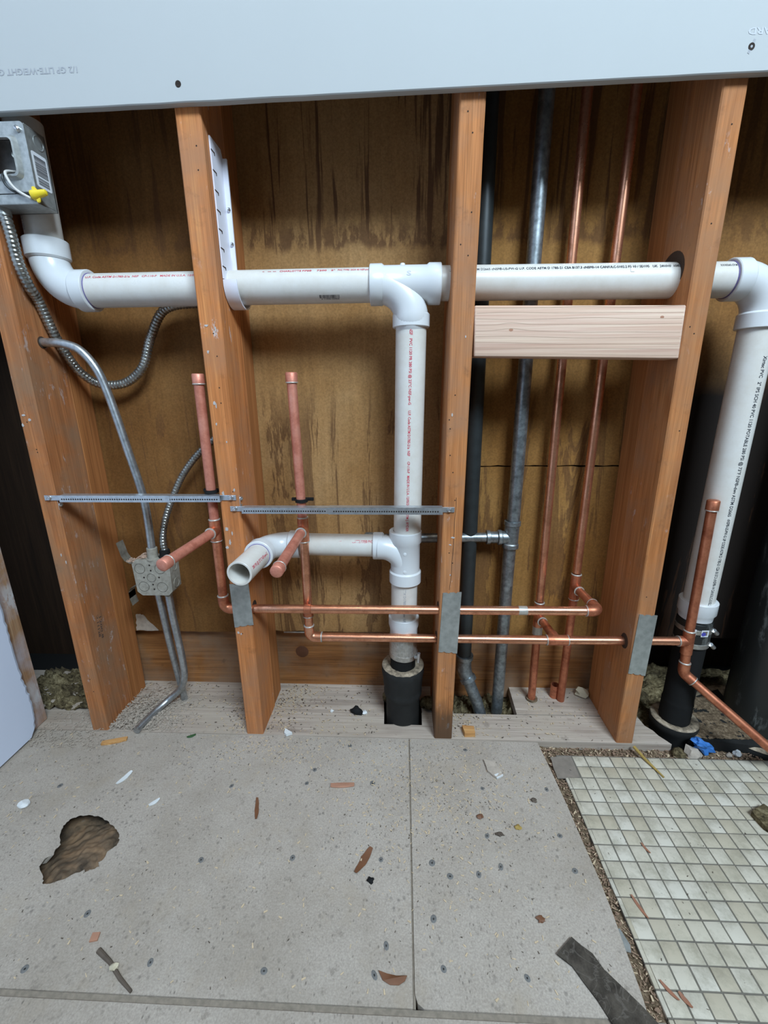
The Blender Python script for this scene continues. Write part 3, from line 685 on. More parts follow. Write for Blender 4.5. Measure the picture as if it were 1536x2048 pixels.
# new blocking between the middle and right studs
bk = thing('blocking_board', 'new pale pine block nailed between the two right studs', 'board', (0.605, 0.02, 0.7535))
bm = B(); x0, x1 = 0.4440, 0.7672
hexa(bm, [(x0+0.002, -0.0005, 0.7600), (x1+0.002, -0.0005, 0.7530), (x1+0.002, 0.036, 0.7530), (x0+0.002, 0.036, 0.7600), (x0-0.001, -0.0005, 0.8355), (x1, -0.0005, 0.8312), (x1, 0.036, 0.8312), (x0-0.001, 0.036, 0.8355)])
bmesh.ops.bevel(bm, geom=list(bm.edges), offset=0.0025, segments=3, affect='EDGES', profile=0.5)
bl = finish('block', bm, 'pine', bk)
for kx, kz, kr in ((0.502, 0.799, 0.0035), (0.733, 0.8145, 0.0032)):
    bm = B(); lathe(bm, (0, 0, 0), (0, -1, 0), [(1, 0), (0.6, 0.0002), (0.001, 0.0003)], 14)
    for v in bm.verts: v.co = Vector((kx+v.co.x*kr*1.2, -0.0004+v.co.y, kz+v.co.z*kr*0.8))
    finish('knot', bm, 'pinkchip', bl)
bm = B()
for i in range(9):     # growth rings standing a hair proud on the face
    z_ = 0.764+0.0085*i; pv = None
    for k in range(41):
        x = x0+0.003+(x1-x0-0.006)*k/40; zz = z_ - 0.006*(k/40)*(1 if i < 5 else 0.4) + 0.0022*mnoise.noise(Vector((x*9, i*0.7, 0))) + (0.003*math.exp(-((x-0.502)/0.02)**2) if i in (4, 5) else 0)
        q = (bm.verts.new((x, -0.00065, zz)), bm.verts.new((x, -0.00065, zz+0.0007)))
        if pv: bm.faces.new((pv[0], q[0], q[1], pv[1]))
        pv = q
MAT['ring'] = plain('pine growth ring', (0.50, 0.35, 0.25), 0.7)
finish('growth_rings', bm, 'ring', bl)

# ================================================================== WHITE DRAIN PIPING
PR = 0.0266; FR = 0.0290; CR = 0.0318      # pipe, fitting body, fitting collar radii
YP = 0.0550; ZP = 0.8785; YV = 0.0585; XV = 0.3425
dp = thing('drain_piping', 'white plastic drain piping running through the studs', 'drain pipe', (0.3425, 0.0585, 0.19))
def pipe(p, q, r=PR, name='pipe', mat='pvc', par=dp):
    bm = B(); cyl(bm, p, q, r, 36); return finish(name, bm, mat, par)
p_left = pipe((-0.235, YP, 0.8775), (0.30, YP, ZP)); p_right = pipe((0.37, YP, ZP+0.0008), (0.866, YP, ZP-0.002))
p_vert = pipe((XV+0.003, YV, 0.845), (XV-0.0015, YV, 0.43)); p_low = pipe((0.3362, YV+0.001, 0.345), (0.3352, YV+0.002, 0.235))
p_rise = pipe((-0.2712, YP, 0.94), (-0.2690, YP, 1.12)); p_rv = pipe((0.9215, YP, 0.82), (0.9225, YP, 0.285))
RL = 0.0222; ZL = 0.4115; YL = 0.0605
p_side = pipe((0.30, YL, ZL-0.001), (0.110, YL, ZL+0.002), RL)
def collar(bm, o, d, L, r=CR, inner=PR, lip=0.0012):
    lathe(bm, o, d, [(inner*0.9, 0.0), (r-lip, 0.0), (r, lip), (r, L-lip*2.5), (r-lip*2.2, L), (inner*0.9, L)], 40, caps=False)
def elbow(path, r, c0, c1, cr, inner, seam=None):
    bm = B(); sweep(bm, path, r, 36)
    collar(bm, c0[0], c0[1], c0[2], cr, inner); collar(bm, c1[0], c1[1], c1[2], cr, inner)
    return finish('elbow', bm, 'pvcfit', dp, 40)
def arc(c, a, b, r, n=14):   # quarter arc from c+a*r to c+b*r
    c = Vector(c); a = Vector(a); b = Vector(b); return [c + (a*math.cos(PI/2*i/n)+b*math.sin(PI/2*i/n))*r for i in range(n+1)]
# upper left elbow
RB = 0.052; xr = -0.2708; zc = 0.8775
elL = elbow([(xr, YP, 0.955)] + arc((xr+RB, YP, zc+RB), (-1, 0, 0), (0, 0, -1), RB) + [(-0.205, YP, zc)], FR, ((xr, YP, 0.9555), (0, 0, -1), 0.030), ((-0.2035, YP, zc), (-1, 0, 0), 0.025), CR+0.001, PR)
bm = B(); lathe(bm, (-0.2032, YP, zc), (1, 0, 0), [(PR, 0), (PR+0.0009, 0), (PR+0.0009, 0.0011), (PR, 0.0011)], 36, False); finish('primer_line', bm, 'primer', elL)
# upper right elbow
xr = 0.9215; zc = ZP-0.002; RB = 0.050
elR = elbow([(0.862, YP, zc)] + arc((xr-RB, YP, zc-RB), (0, 0, 1), (1, 0, 0), RB) + [(xr, YP, 0.815)], FR, ((0.8575, YP, zc), (1, 0, 0), 0.026), ((xr, YP, 0.8015), (0, 0, 1), 0.026), CR, PR)
bm = B(); lathe(bm, (0.8572, YP, zc), (-1, 0, 0), [(PR, 0), (PR+0.001, 0), (PR+0.001, 0.0013), (PR, 0.0013)], 36, False); finish('primer_line', bm, 'primer', elR)
bm = bars_bm(on_cyl((0.9195, YP, 0.846), (0.35, 0, -1), (0.1, -1, 0.3), FR+0.0005), 0.026, 0.008, 13, 4); finish('barcode', bm, 'black', elR, 0)
# sweep tee on the main run
bm = B()
lathe(bm, (0.276, YP, ZP), (1, 0, 0), [(PR*0.9, 0), (CR-0.001, 0), (CR, 0.001), (CR, 0.020), (FR, 0.0235), (FR, 0.094), (CR, 0.0975), (CR, 0.1165), (CR-0.001, 0.1175), (PR*0.9, 0.1175)], 40, False)
RB = 0.054; xb = XV+0.0025
sweep(bm, [(0.286, YP-0.0012, ZP-0.001)] + arc((xb-RB, YP-0.0012, ZP-0.001-RB), (0, 0, 1), (1, 0, 0), RB, 18) + [(xb, YV-0.001, 0.820)], FR-0.0002, 40)
collar(bm, (xb, YV, 0.8115), (0, 0, 1), 0.0235)
lathe(bm, (0.330, YP, ZP+FR-0.0005), (0, 0, 1), [(0.0046, 0), (0.0040, 0.003), (0.003, 0.0036)], 14)
tee = finish('tee', bm, 'pvcfit', dp, 40)
textpart('S', 0.0075, 0.011, on_cyl((0.3365, YP, ZP), (1, 0, 0), (0, -1, 0.42), FR), 'faintink', tee, 'raised_letter')
# sanitary tee low on the stack
bm = B(); xs = 0.3375
lathe(bm, (xs, YV, 0.4440), (0, 0, -1), [(PR*0.9, 0), (CR-0.001, 0), (CR, 0.001), (CR, 0.022), (FR, 0.0255), (FR, 0.083), (CR, 0.086), (CR, 0.108), (CR-0.001, 0.109), (PR*0.9, 0.109)], 40, False)
RB = 0.048
sweep(bm, [(0.286, YL-0.0055, ZL-0.0015)] + arc((xs-RB, YL-0.0060, ZL-0.0015-RB), (0, 0, 1), (1, 0, 0), RB, 16) + [(xs, YV, 0.350)], 0.0243, 36)
collar(bm, (0.2735, YL, ZL-0.001), (1, 0, 0), 0.0215, 0.0272, RL)
for z_ in (0.4045, 0.367): lathe(bm, (xs-0.001, YV-FR+0.0006, z_), (0, -1, 0), [(0.0035, 0), (0.003, 0.0012), (0.001, 0.0015)], 12)
finish('sanitary_tee', bm, 'pvcfit', dp, 40)
# side elbow turning to the room, with its open stub
RB = 0.0435; xe = 0.0615
elbow([(0.124, YL, ZL+0.0015)] + arc((xe+RB, YL-RB, ZL+0.0015), (0, 1, 0), (-1, 0, 0), RB) + [(xe, 0.010, ZL+0.0015)], 0.0243, ((0.1285, YL, ZL+0.0015), (-1, 0, 0), 0.024), ((xe-0.0004, -0.0015, ZL+0.0015), (0.01, 1, 0), 0.022), 0.0276, RL)
bm = B(); o0 = Vector((xe, 0.006, ZL+0.0015)); o1 = Vector((0.0555, -0.0830, ZL+0.0005)); dd = o1-o0; Ls = dd.length
lathe(bm, o0, dd, [(RL, 0), (RL, Ls-0.0006), (RL-0.0006, Ls), (RL-0.0034, Ls), (RL-0.0036, Ls-0.0006), (RL-0.0036, 0.002), (0.0005, 0.002)], 40, False)
stub = finish('open_stub', bm, 'pvc', dp, 40)
bm = B(); lathe(bm, (xe-0.0004, -0.0012, ZL+0.0015), (0, -1, 0), [(RL, 0), (RL+0.0009, 0), (RL+0.0009, 0.0011), (RL, 0.0011)], 36, False); finish('primer_line', bm, 'primer', stub)
textpart('280 PSI @ 23°C NSF-pw-G', 0.066, 0.0080, on_cyl(o1+Vector((0.0006, 0.009, 0)), -dd, (0.93, 0, 0.36), RL), 'red', stub)
# bottom adapter
bm = B(); lathe(bm, (0.3352, 0.0605, 0.2560), (0, 0, -1), [(PR*0.9, 0), (0.0305, 0), (0.0315, 0.001), (0.0315, 0.018), (0.0290, 0.028), (0.0285, 0.042), (0.024, 0.046), (0.024, 0.075)], 40); finish('adapter', bm, 'pvcfit', dp, 40)
bm = B(); lathe(bm, (0.9225, YP, 0.3040), (0, 0, -1), [(PR*0.9, 0), (0.0322, 0), (0.0332, 0.001), (0.0332, 0.024), (0.0300, 0.029), (0.0290, 0.039), (0.024, 0.040), (0.024, 0.07)], 40); finish('adapter', bm, 'pvcfit', dp, 40)
# printing on the pipes
def hn(a): return (0, -math.cos(math.radians(a)), math.sin(math.radians(a)))
textpart('U.P. Code ASTM D1785-21a  NSF   CP-110-P   MADE IN U.S.A. 12/05/24 15', 0.205, 0.0060, on_cyl((-0.199, YP, 0.8776), (1, 0, 0), hn(38), PR), 'red', p_left)
textpart('CHARLOTTE PIPE®', 0.053, 0.0058, on_cyl((0.1285, YP, 0.8783), (1, 0, 0), hn(47), PR), 'red', p_left)
textpart('7200   2"', 0.030, 0.0058, on_cyl((0.190, YP, 0.8784), (1, 0, 0), hn(47), PR), 'red', p_left)
textpart('PVC TYPE I SCH 40 NSF-pw', 0.0505, 0.0058, on_cyl((0.2245, YP, 0.8785), (1, 0, 0), hn(47), PR), 'red', p_left)
bm = bars_bm(on_cyl((0.100, YP, 0.8783), (1, 0, 0), hn(46), PR), 0.026, 0.0008, 3, 1); finish('printed_line', bm, 'red', p_left, 0)
bm = bars_bm(on_cyl((0.1925, YP, 0.8784), (1, 0, 0), hn(-47), PR), 0.034, 0.0060, 24, 2); finish('barcode', bm, 'black', p_left, 0)
textpart('6 11942 03904', 0.030, 0.0034, on_cyl((0.195, YP, 0.8784), (1, 0, 0), hn(-57), PR), 'black', p_left)
textpart('PSI @ 73°F NSF', 0.042, 0.0066, on_cyl((0.3945, YP, ZP), (1, 0, 0), hn(36), PR), 'black', p_right)
textpart('TM D2665 cNSF®-US-PW-G U.P. CODE ASTM D 1785-21 CSA B137.3 cNSF®-14 CAN/ULC-S102.2 FS 10 / SD195   UK  241010  1040', 0.322, 0.0066, on_cyl((0.4455, YP, ZP), (1, 0, 0), hn(36), PR), 'black', p_right)
textpart('XXX0265.CF.M', 0.026, 0.0060, on_cyl((0.829, YP, ZP-0.002), (1, 0, 0), hn(40), PR), 'black', p_right)
bm = B(); pl_ = on_cyl((0.690, YP, ZP), (1, 0, 0), hn(22), PR); bm.faces.new([bm.verts.new(pl_(u, v)) for u, v in ((0, -0.003), (0.006, -0.003), (0.006, 0.003), (0, 0.003))]); finish('price_dot', bm, 'label', p_right, 0)
vt = on_cyl
textpart('NSF', 0.011, 0.0075, vt((XV+0.0028, YV, 0.8085), (0, 0, -1), (-0.02, -1, 0), PR), 'red', p_vert)
textpart('PVC 1120 PR 280 PSI @ 23°C NSF-pw-G', 0.108, 0.0066, vt((XV+0.0026, YV, 0.7920), (-0.011, 0, -1), (-0.02, -1, 0), PR), 'red', p_vert)
textpart('U.P. Code ASTM D1785-21a  NSF', 0.080, 0.0066, vt((XV+0.0012, YV, 0.6740), (-0.011, 0, -1), (-0.02, -1, 0), PR), 'red', p_vert)
textpart('CP-110-P   MADE IN U.S.A. 12/05/24 15:48', 0.098, 0.0066, vt((XV+0.0003, YV, 0.5840), (-0.011, 0, -1), (-0.02, -1, 0), PR), 'red', p_vert)
textpart('ASTM J. RYDER', 0.040, 0.0066, vt((XV-0.0010, YV, 0.4900), (-0.011, 0, -1), (-0.02, -1, 0), PR), 'red', p_vert)
textpart('ASTM D1785  NSF-pw  UPC', 0.085, 0.0070, vt((0.3360, YV+0.0015, 0.3340), (0, 0, -1), (0.02, -1, 0), PR), 'greyink', p_low)
textpart('Xirtec PVC   2" IPS SCH 40 PVC 1120 POTABLE 280 PSI @ 73°F NSF®-dwv ASTM D2665', 0.275, 0.0088, vt((0.9215, YP, 0.7580), (0, 0, -1), (0.12, -1, 0), PR), 'black', p_rv)
textpart('cNSF®-US-PW-G UP CODE ASTM D 1785-21 CSA B137.3 cNSF®-14 CAN/ULC-S102.2 FS 10 /', 0.190, 0.0082, vt((0.9222, YP, 0.4780), (0, 0, -1), (0.12, -1, 0), PR), 'black', p_rv)
textpart('CHARLOTTE PIPE® PVC', 0.052, 0.0082, on_cyl((0.2215, YL, ZL-0.0005), (1, 0, 0), hn(40), RL), 'red', p_side)
bm = bars_bm(on_cyl((0.1700, YL, ZL), (1, 0, 0), hn(40), RL), 0.047, 0.0008, 4, 8); finish('printed_line', bm, 'red', p_side, 0)
textpart('0201 CSA B137', 0.042, 0.0080, on_cyl((-0.2725, YP, 0.964), (0, 0, 1), (-0.5, -1, 0), PR), 'greyink', p_rise)

# hanger strap on the side of the stud
hg = thing('pipe_hanger', 'white notched plastic pipe hanger strap around the drain pipe', 'pipe hanger', (0.041, 0.055, 0.846))
HX = 0.0388
bm = B()
extrude_poly(bm, [(0.0205, 0.885), (0.052, 0.885), (0.0635, 0.94), (0.0660, 1.066), (0.0600, 1.0775), (0.0205, 1.0775)], 0.0, 0.0022, f=yz(HX))
box(bm, HX, HX+0.010, 0.0610, 0.0650, 0.905, 1.066, 0.0006, 1)
strap = finish('strap', bm, 'hanger', hg)
for i in range(7):
    z_ = 1.0600-0.0262*i; bm = B(); box(bm, HX+0.0018, HX+0.0026, 0.0205, 0.0330, z_-0.0009, z_+0.0009); box(bm, HX+0.0018, HX+0.0026, 0.0305, 0.0330, z_-0.0034, z_); finish('slot', bm, 'borehole', strap)
for i, z_ in enumerate((0.995, 0.945)):
    bm = B(); screwhead(bm, (HX+0.006, 0.0605, z_), (1, -0.3, 0), 0.0035, 0.003); finish('screw', bm, 'screw', strap)
bm = B(); n = 30; row = []
for i in range(n+1):      # J hook under the pipe
    a = math.radians(172 + 200*i/n); cy, cz = math.cos(a), math.sin(a)
    row.append([bm.verts.new((x, 0.0555+cy*r, 0.8790+cz*r)) for x, r in ((HX, 0.0350), (HX+0.0225, 0.0350), (HX+0.0225, 0.0325), (HX+0.0145, 0.0325), (HX+0.0145, 0.0275), (HX, 0.0275))])
for a, b in zip(row, row[1:]):
    for k in range(6): bm.faces.new((a[k], b[k], b[(k+1) % 6], a[(k+1) % 6]))
bm.faces.new(row[0]); bm.faces.new(list(reversed(row[-1])))
finish('hook', bm, 'hanger', hg, 40)
bm = B(); lathe(bm, (HX+0.004, 0.061, 0.9000), (1, 0, 0), [(0.0055, 0), (0.0055, 0.008), (0.002, 0.009)], 14); finish('latch', bm, 'hanger', hg)

# ================================================================== COPPER WATER LINES
CU = 0.0086; CF = 0.0104
def cu(par, pts, r=CU, mat='copper', name='pipe', R=0.014):
    bm = B(); sweep(bm, bend(pts, R, 7), r, 20); return finish(name, bm, mat, par, 50)
def fit(par, segs, name='tee', mat='copperdull', r=CF):
    bm = B()
    for p, q in segs:
        p = Vector(p); q = Vector(q); L = (q-p).length
        lathe(bm, p, q-p, [(r*0.8, 0), (r, 0), (r, L), (r*0.8, L)], 20)
    o = finish(name, bm, mat, par, 50)
    return o
def solder(par, c, d, r=CF):
    bm = B(); lathe(bm, Vector(c)-Vector(d).normalized()*0.0014, d, [(CU, 0), (r+0.0004, 0.0006), (r+0.0006, 0.0014), (r+0.0002, 0.0024), (CU, 0.0030)], 18, False); return finish('solder_ring', bm, 'solder', par, 60)
def elb(par, a, c, b, mat='copperdull'):
    bm = B(); sweep(bm, bend([a, c, b], 0.016, 8), CF, 20); return finish('elbow', bm, mat, par, 50)
def cap(par, p, d, L=0.017, mat='copperpink'):
    bm = B(); lathe(bm, p, d, [(CF*0.85, 0), (CF, 0.0), (CF, L-0.0015), (CF-0.0015, L), (0.0005, L)], 20); o = finish('end_cap', bm, mat, par, 50); solder(o if False else par, p, d); return o
# --- upper line
YU = 0.0125
ul = thing('copper_water_line', 'upper copper water line with the left capped riser and stub', 'copper pipe', (-0.02, YU, 0.297), 'copper water lines')
zl = lambda x: 0.2935 + 0.0062*x
cu(ul, [(-0.0185, YU, 0.722), (-0.0205, YU, 0.465)], mat='copperpink'); cap(ul, (-0.0182, YU, 0.7215), (0, 0, 1))
fit(ul, [((-0.0207, YU, 0.479), (-0.0212, YU, 0.437)), ((-0.0208, YU, 0.458), (-0.0218, YU-0.020, 0.4575))]); solder(ul, (-0.0206, YU, 0.479), (0, 0, 1)); solder(ul, (-0.0213, YU, 0.437), (0, 0, 1)); solder(ul, (-0.0220, YU-0.020, 0.4575), (0.05, 1, 0))
cu(ul, [(-0.0215, YU-0.018, 0.4575), (-0.0395, -0.128, 0.4510)], mat='copperpink', name='stub_out'); cap(ul, (-0.0388, -0.123, 0.4513), (-0.15, -1, -0.055))
cu(ul, [(-0.0212, YU, 0.440), (-0.0222, YU, 0.318)], mat='copperdull')
elb(ul, (-0.0222, YU, 0.322), (-0.0224, YU, zl(0)), (0.006, YU, zl(0))); solder(ul, (-0.0222, YU, 0.322), (0, 0, 1))
cu(ul, [(0.0, YU, zl(0)), (0.69, YU, zl(0.69))])
bm = B(); lathe(bm, (0.138, YU, zl(0.14)), (1, 0, 0), [(CU, 0), (CF-0.0006, 0.0006), (CF-0.0006, 0.014), (CU, 0.0146)], 20, False); finish('coupling', bm, 'copperdull', ul, 50)
bm = B(); lathe(bm, (0.556, YU, zl(0.56)), (1, 0, 0), [(CU+0.0002, 0), (CU+0.0003, 0.001), (CU+0.0003, 0.016), (CU, 0.017)], 20, False); finish('solder_smear', bm, 'solder', ul, 50)
elb(ul, (0.684, YU, zl(0.69)), (0.7085, YU, 0.2985), (0.7080, YU+0.026, 0.2988)); solder(ul, (0.685, YU, zl(0.69)), (1, 0, 0)); solder(ul, (0.7080, YU+0.027, 0.2988), (0, 1, 0))
cu(ul, [(0.7080, YU+0.02, 0.2988), (0.7062, 0.108, 0.2965)], mat='copperdull')
fit(ul, [((0.7058, 0.12, 0.326), (0.7060, 0.12, 0.268)), ((0.7060, 0.12, 0.2965), (0.7062, 0.099, 0.2965))]); solder(ul, (0.7058, 0.12, 0.326), (0, 0, 1)); solder(ul, (0.7060, 0.12, 0.268), (0, 0, 1)); solder(ul, (0.7062, 0.098, 0.2965), (0, 1, 0))
cu(ul, [(0.7025, 0.12, 1.30), (0.7056, 0.12, 0.33)]); cu(ul, [(0.7060, 0.12, 0.27), (0.7075, 0.125, -0.05)], mat='copperdull')
# --- lower line
YW = 0.0310
ll = thing('copper_water_line', 'lower copper water line feeding the centre and right capped risers', 'copper pipe', (0.40, YW, 0.221), 'copper water lines')
cu(ll, [(0.1380, YW, 0.724), (0.1418, YW, 0.46)], mat='copperpink'); cap(ll, (0.1381, YW, 0.7230), (0, 0, 1))
fit(ll, [((0.1419, YW, 0.478), (0.1420, YW, 0.430)), ((0.1420, YW, 0.454), (0.1420, YW-0.021, 0.4538))]); solder(ll, (0.1419, YW, 0.478), (0, 0, 1)); solder(ll, (0.1420, YW, 0.430), (0, 0, 1)); solder(ll, (0.1420, YW-0.022, 0.4538), (0, 1, 0))
cu(ll, [(0.1420, YW-0.018, 0.4538), (0.1398, -0.136, 0.4450)], mat='copperpink', name='stub_out'); cap(ll, (0.1400, -0.130, 0.4455), (-0.012, -1, -0.05))
cu(ll, [(0.1420, YW, 0.434), (0.1412, YW, 0.243)]); solder(ll, (0.1411, YW, 0.269), (0, 0, 1), CF)
bm = B(); lathe(bm, (0.1412, YW, 0.285), (0, 0, -1), [(CU, 0), (CF, 0.0005), (CF, 0.016), (CU, 0.0165)], 20, False); finish('coupling', bm, 'copperdull', ll, 50)
elb(ll, (0.1410, YW, 0.247), (0.1410, YW, 0.2205), (0.166, YW, 0.2205), 'copper'); solder(ll, (0.1410, YW, 0.247), (0, 0, 1)); solder(ll, (0.166, YW, 0.2205), (1, 0, 0))
cu(ll, [(0.160, YW, 0.2205), (0.625, YW, 0.2212)]); cu(ll, [(0.66, YW, 0.2212), (0.888, YW, 0.2232)])
fit(ll, [((0.6235, YW, 0.2212), (0.6655, YW, 0.2213)), ((0.6420, YW, 0.2213), (0.6415, YW+0.02, 0.2213))]); solder(ll, (0.6235, YW, 0.2212), (1, 0, 0)); solder(ll, (0.6655, YW, 0.2213), (1, 0, 0))
cu(ll, [(0.6418, YW+0.01, 0.2213), (0.6365, 0.112, 0.2230)], mat='copperdull')
fit(ll, [((0.6338, 0.12, 0.258), (0.6350, 0.12, 0.196)), ((0.6345, 0.12, 0.2235), (0.6360, 0.099, 0.2232))]); solder(ll, (0.6338, 0.12, 0.258), (0, 0, 1)); solder(ll, (0.6361, 0.098, 0.2232), (-0.05, 1, 0))
bm = B(); lathe(bm, (0.6350, 0.12, 0.200), (0, 0, -1), [(CF+0.0003, 0), (CF+0.0004, 0.02), (CU, 0.021)], 18, False); finish('solder_smear', bm, 'solder', ll, 50)
cu(ll, [(0.6245, 0.12, 1.30), (0.6334, 0.12, 0.262)]); cu(ll, [(0.6350, 0.12, 0.20), (0.6400, 0.124, -0.05)], mat='copperdull')
bm = B(); lathe(bm, (0.6400, 0.124, 0.006), (0, 0, -1), [(0.013, 0), (0.013, 0.004), (0.009, 0.006)], 16); finish('putty_ring', bm, 'dirt', ll)
XR_ = 0.9010
fit(ll, [((XR_-0.001, YW, 0.247), (XR_+0.001, YW, 0.196)), ((XR_-0.019, YW, 0.2232), (XR_, YW, 0.2232))]); solder(ll, (XR_-0.019, YW, 0.2232), (1, 0, 0)); solder(ll, (XR_-0.001, YW, 0.247), (0, 0, 1))
cu(ll, [(XR_-0.001, YW, 0.242), (0.8930, YW, 0.498)], mat='copperdull', r=CU*0.97); cap(ll, (0.8932, YW, 0.4945), (-0.02, 0, 1), 0.019, 'copperdull')
cu(ll, [(XR_+0.001, YW, 0.20), (XR_+0.0035, YW, 0.165)], mat='copperdull'); solder(ll, (XR_+0.003, YW, 0.1750), (0, 0, 1))
e1 = Vector((1.030, -0.066, 0.050)); e0 = Vector((XR_+0.004, YW, 0.150)); ed = (e1-e0).normalized()
elb(ll, (XR_+0.003, YW, 0.176), e0, e0+ed*0.021); solder(ll, e0+ed*0.022, ed)
cu(ll, [e0+ed*0.015, e1, e1+Vector((0.12, 0.02, -0.012))], mat='copperdull')
# cut copper sleeve standing beside the second riser
bm = B(); lathe(bm, (0.6955, 0.136, 0.0), (0.02, 0, 1), [(0.0098, 0), (0.0098, 0.034), (0.0086, 0.034), (0.0086, 0.001)], 20, False)
single('copper_sleeve', bm, 'copperdull', 'short cut copper sleeve standing on the plank by the right riser', 'copper sleeve', (0.6955, 0.136, 0.001))

# ================================================================== OLD STEEL PIPES
gp = thing('galvanized_pipe', 'grey galvanised vertical pipe with a side branch through the middle stud', 'steel pipe', (0.557, 0.115, -0.05))
bm = B(); sweep(bm, [(0.5597, 0.115, 1.32), (0.5612, 0.115, 0.43)], 0.0130, 24); sweep(bm, [(0.5580, 0.115, 0.40), (0.5572, 0.115, -0.10)], 0.0130, 24); finish('pipe', bm, 'galv', gp)
bm = B(); lathe(bm, (0.5600, 0.115, 0.4470), (-0.02, 0, -1), [(0.0130, 0), (0.0168, 0.0005), (0.0170, 0.0085), (0.0150, 0.010), (0.0150, 0.048), (0.0168, 0.050), (0.0168, 0.0585), (0.013, 0.059)], 26, False)
lathe(bm, (0.556, 0.115, 0.4105), (-1, 0, 0), [(0.0140, 0), (0.0140, 0.016), (0.0160, 0.018), (0.0160, 0.024), (0.0125, 0.026), (0.0125, 0.040), (0.0150, 0.041), (0.0150, 0.048), (0.01, 0.049)], 26); finish('tee', bm, 'galv', gp)
bm = B(); cyl(bm, (0.515, 0.115, 0.4105), (0.262, 0.115, 0.4062), 0.0100, 22); finish('branch_pipe', bm, 'galv', gp)
bm = B(); lathe(bm, (0.2700, 0.115, 0.4063), (-1, 0, 0), [(0.010, 0), (0.0135, 0.0005), (0.0135, 0.015), (0.010, 0.019), (0.001, 0.0195)], 22); finish('end_cap', bm, 'galv', gp)
bp = thing('black_iron_pipe', 'dark black iron pipe half hidden beside the middle stud', 'iron pipe', (0.476, 0.122, -0.03))
bm = B(); sweep(bm, [(0.4700, 0.122, 1.32), (0.4757, 0.122, 0.11)], 0.0155, 24); finish('pipe', bm, 'blackpipe', bp)
bm = B(); lathe(bm, (0.4762, 0.122, 0.122), (0, 0, -1), [(0.0155, 0), (0.0200, 0.0005), (0.0200, 0.009), (0.0165, 0.011), (0.0165, 0.040)], 24); sweep(bm, [(0.4764, 0.122, 0.09), (0.479, 0.120, 0.075), (0.4855, 0.116, 0.06)], 0.0165, 24)
lathe(bm, (0.4835, 0.117, 0.066), (0.44, -0.28, -0.85), [(0.0165, 0), (0.0190, 0.001), (0.0190, 0.010), (0.013, 0.011)], 24); finish('elbow', bm, 'galv', bp)
bm = B(); sweep(bm, [(0.4845, 0.1165, 0.062), (0.5055, 0.103, 0.012), (0.530, 0.087, -0.07)], 0.0135, 22); finish('lower_pipe', bm, 'galv', bp)

# ================================================================== CAST IRON
HC = Vector((0.3340, 0.0680, 0))
hb = thing('cast_iron_hub', 'black cast iron drain hub rising from the square floor opening', 'cast iron pipe', (HC.x, HC.y, -0.10))
bm = B(); lathe(bm, (HC.x, HC.y, -0.11), (0, 0, 1), [(0.037, 0), (0.037, 0.160), (0.039, 0.166), (0.0415, 0.172), (0.0420, 0.180), (0.0405, 0.185), (0.0425, 0.195), (0.0440, 0.215), (0.0462, 0.228), (0.0462, 0.240), (0.0440, 0.2435), (0.030, 0.2435), (0.030, 0.235)], 44); finish('hub', bm, 'castiron', hb, 50)
bm = B(); lathe(bm, (HC.x, HC.y, 0.1305), (0, 0, 1), [(0.0425, 0), (0.0455, 0.0022), (0.0425, 0.0048), (0.034, 0.0046), (0.027, 0.0035), (0.027, 0)], 40, False)
for v in bm.verts: v.co.z += 0.0016*mnoise.noise(v.co*190)
finish('dust_ring', bm, 'dustiron', hb, 60)
bm = B(); lathe(bm, (HC.x, HC.y-0.003, 0.128), (0, -0.08, 1), [(0.0270, 0), (0.0270, 0.034), (0.024, 0.036)], 36); finish('rubber_neck', bm, 'rubber', hb)
sc_ = thing('shielded_coupling', 'ribbed steel banded coupling joining white pipe to the centre hub', 'pipe coupling', (0.3345, 0.0625, 0.158))
bm = B(); N2 = 96; prof = [(0.0285, 0.0), (0.0292, 0.001), (0.0292, 0.050), (0.0285, 0.052)]; rows = []
for r_, h_ in prof: rows.append([bm.verts.new((0.3345+(r_+(0.0005 if i % 2 else 0))*math.cos(2*PI*i/N2), 0.0625+(r_+(0.0005 if i % 2 else 0))*math.sin(2*PI*i/N2), 0.1600+h_)) for i in range(N2)])
for a, b in zip(rows, rows[1:]):
    for i in range(N2): bm.faces.new((a[i], a[(i+1) % N2], b[(i+1) % N2], b[i]))
bm.faces.new(rows[-1]); finish('ribbed_shield', bm, 'shield', sc_, 20)
bm = B(); lathe(bm, (0.3345, 0.0625, 0.1610), (0.05, -0.03, 1), [(0.0292, 0), (0.0303, 0.0005), (0.0303, 0.0115), (0.0292, 0.012)], 40, False); finish('clamp_band', bm, 'shield', sc_)
bm = B(); cyl(bm, (0.3600, 0.036, 0.1720), (0.3665, 0.028, 0.1765), 0.0040, 12); cyl(bm, (0.3655, 0.029, 0.1655), (0.3665, 0.027, 0.1880), 0.0032, 12); finish('clamp_screw', bm, 'screw', sc_)
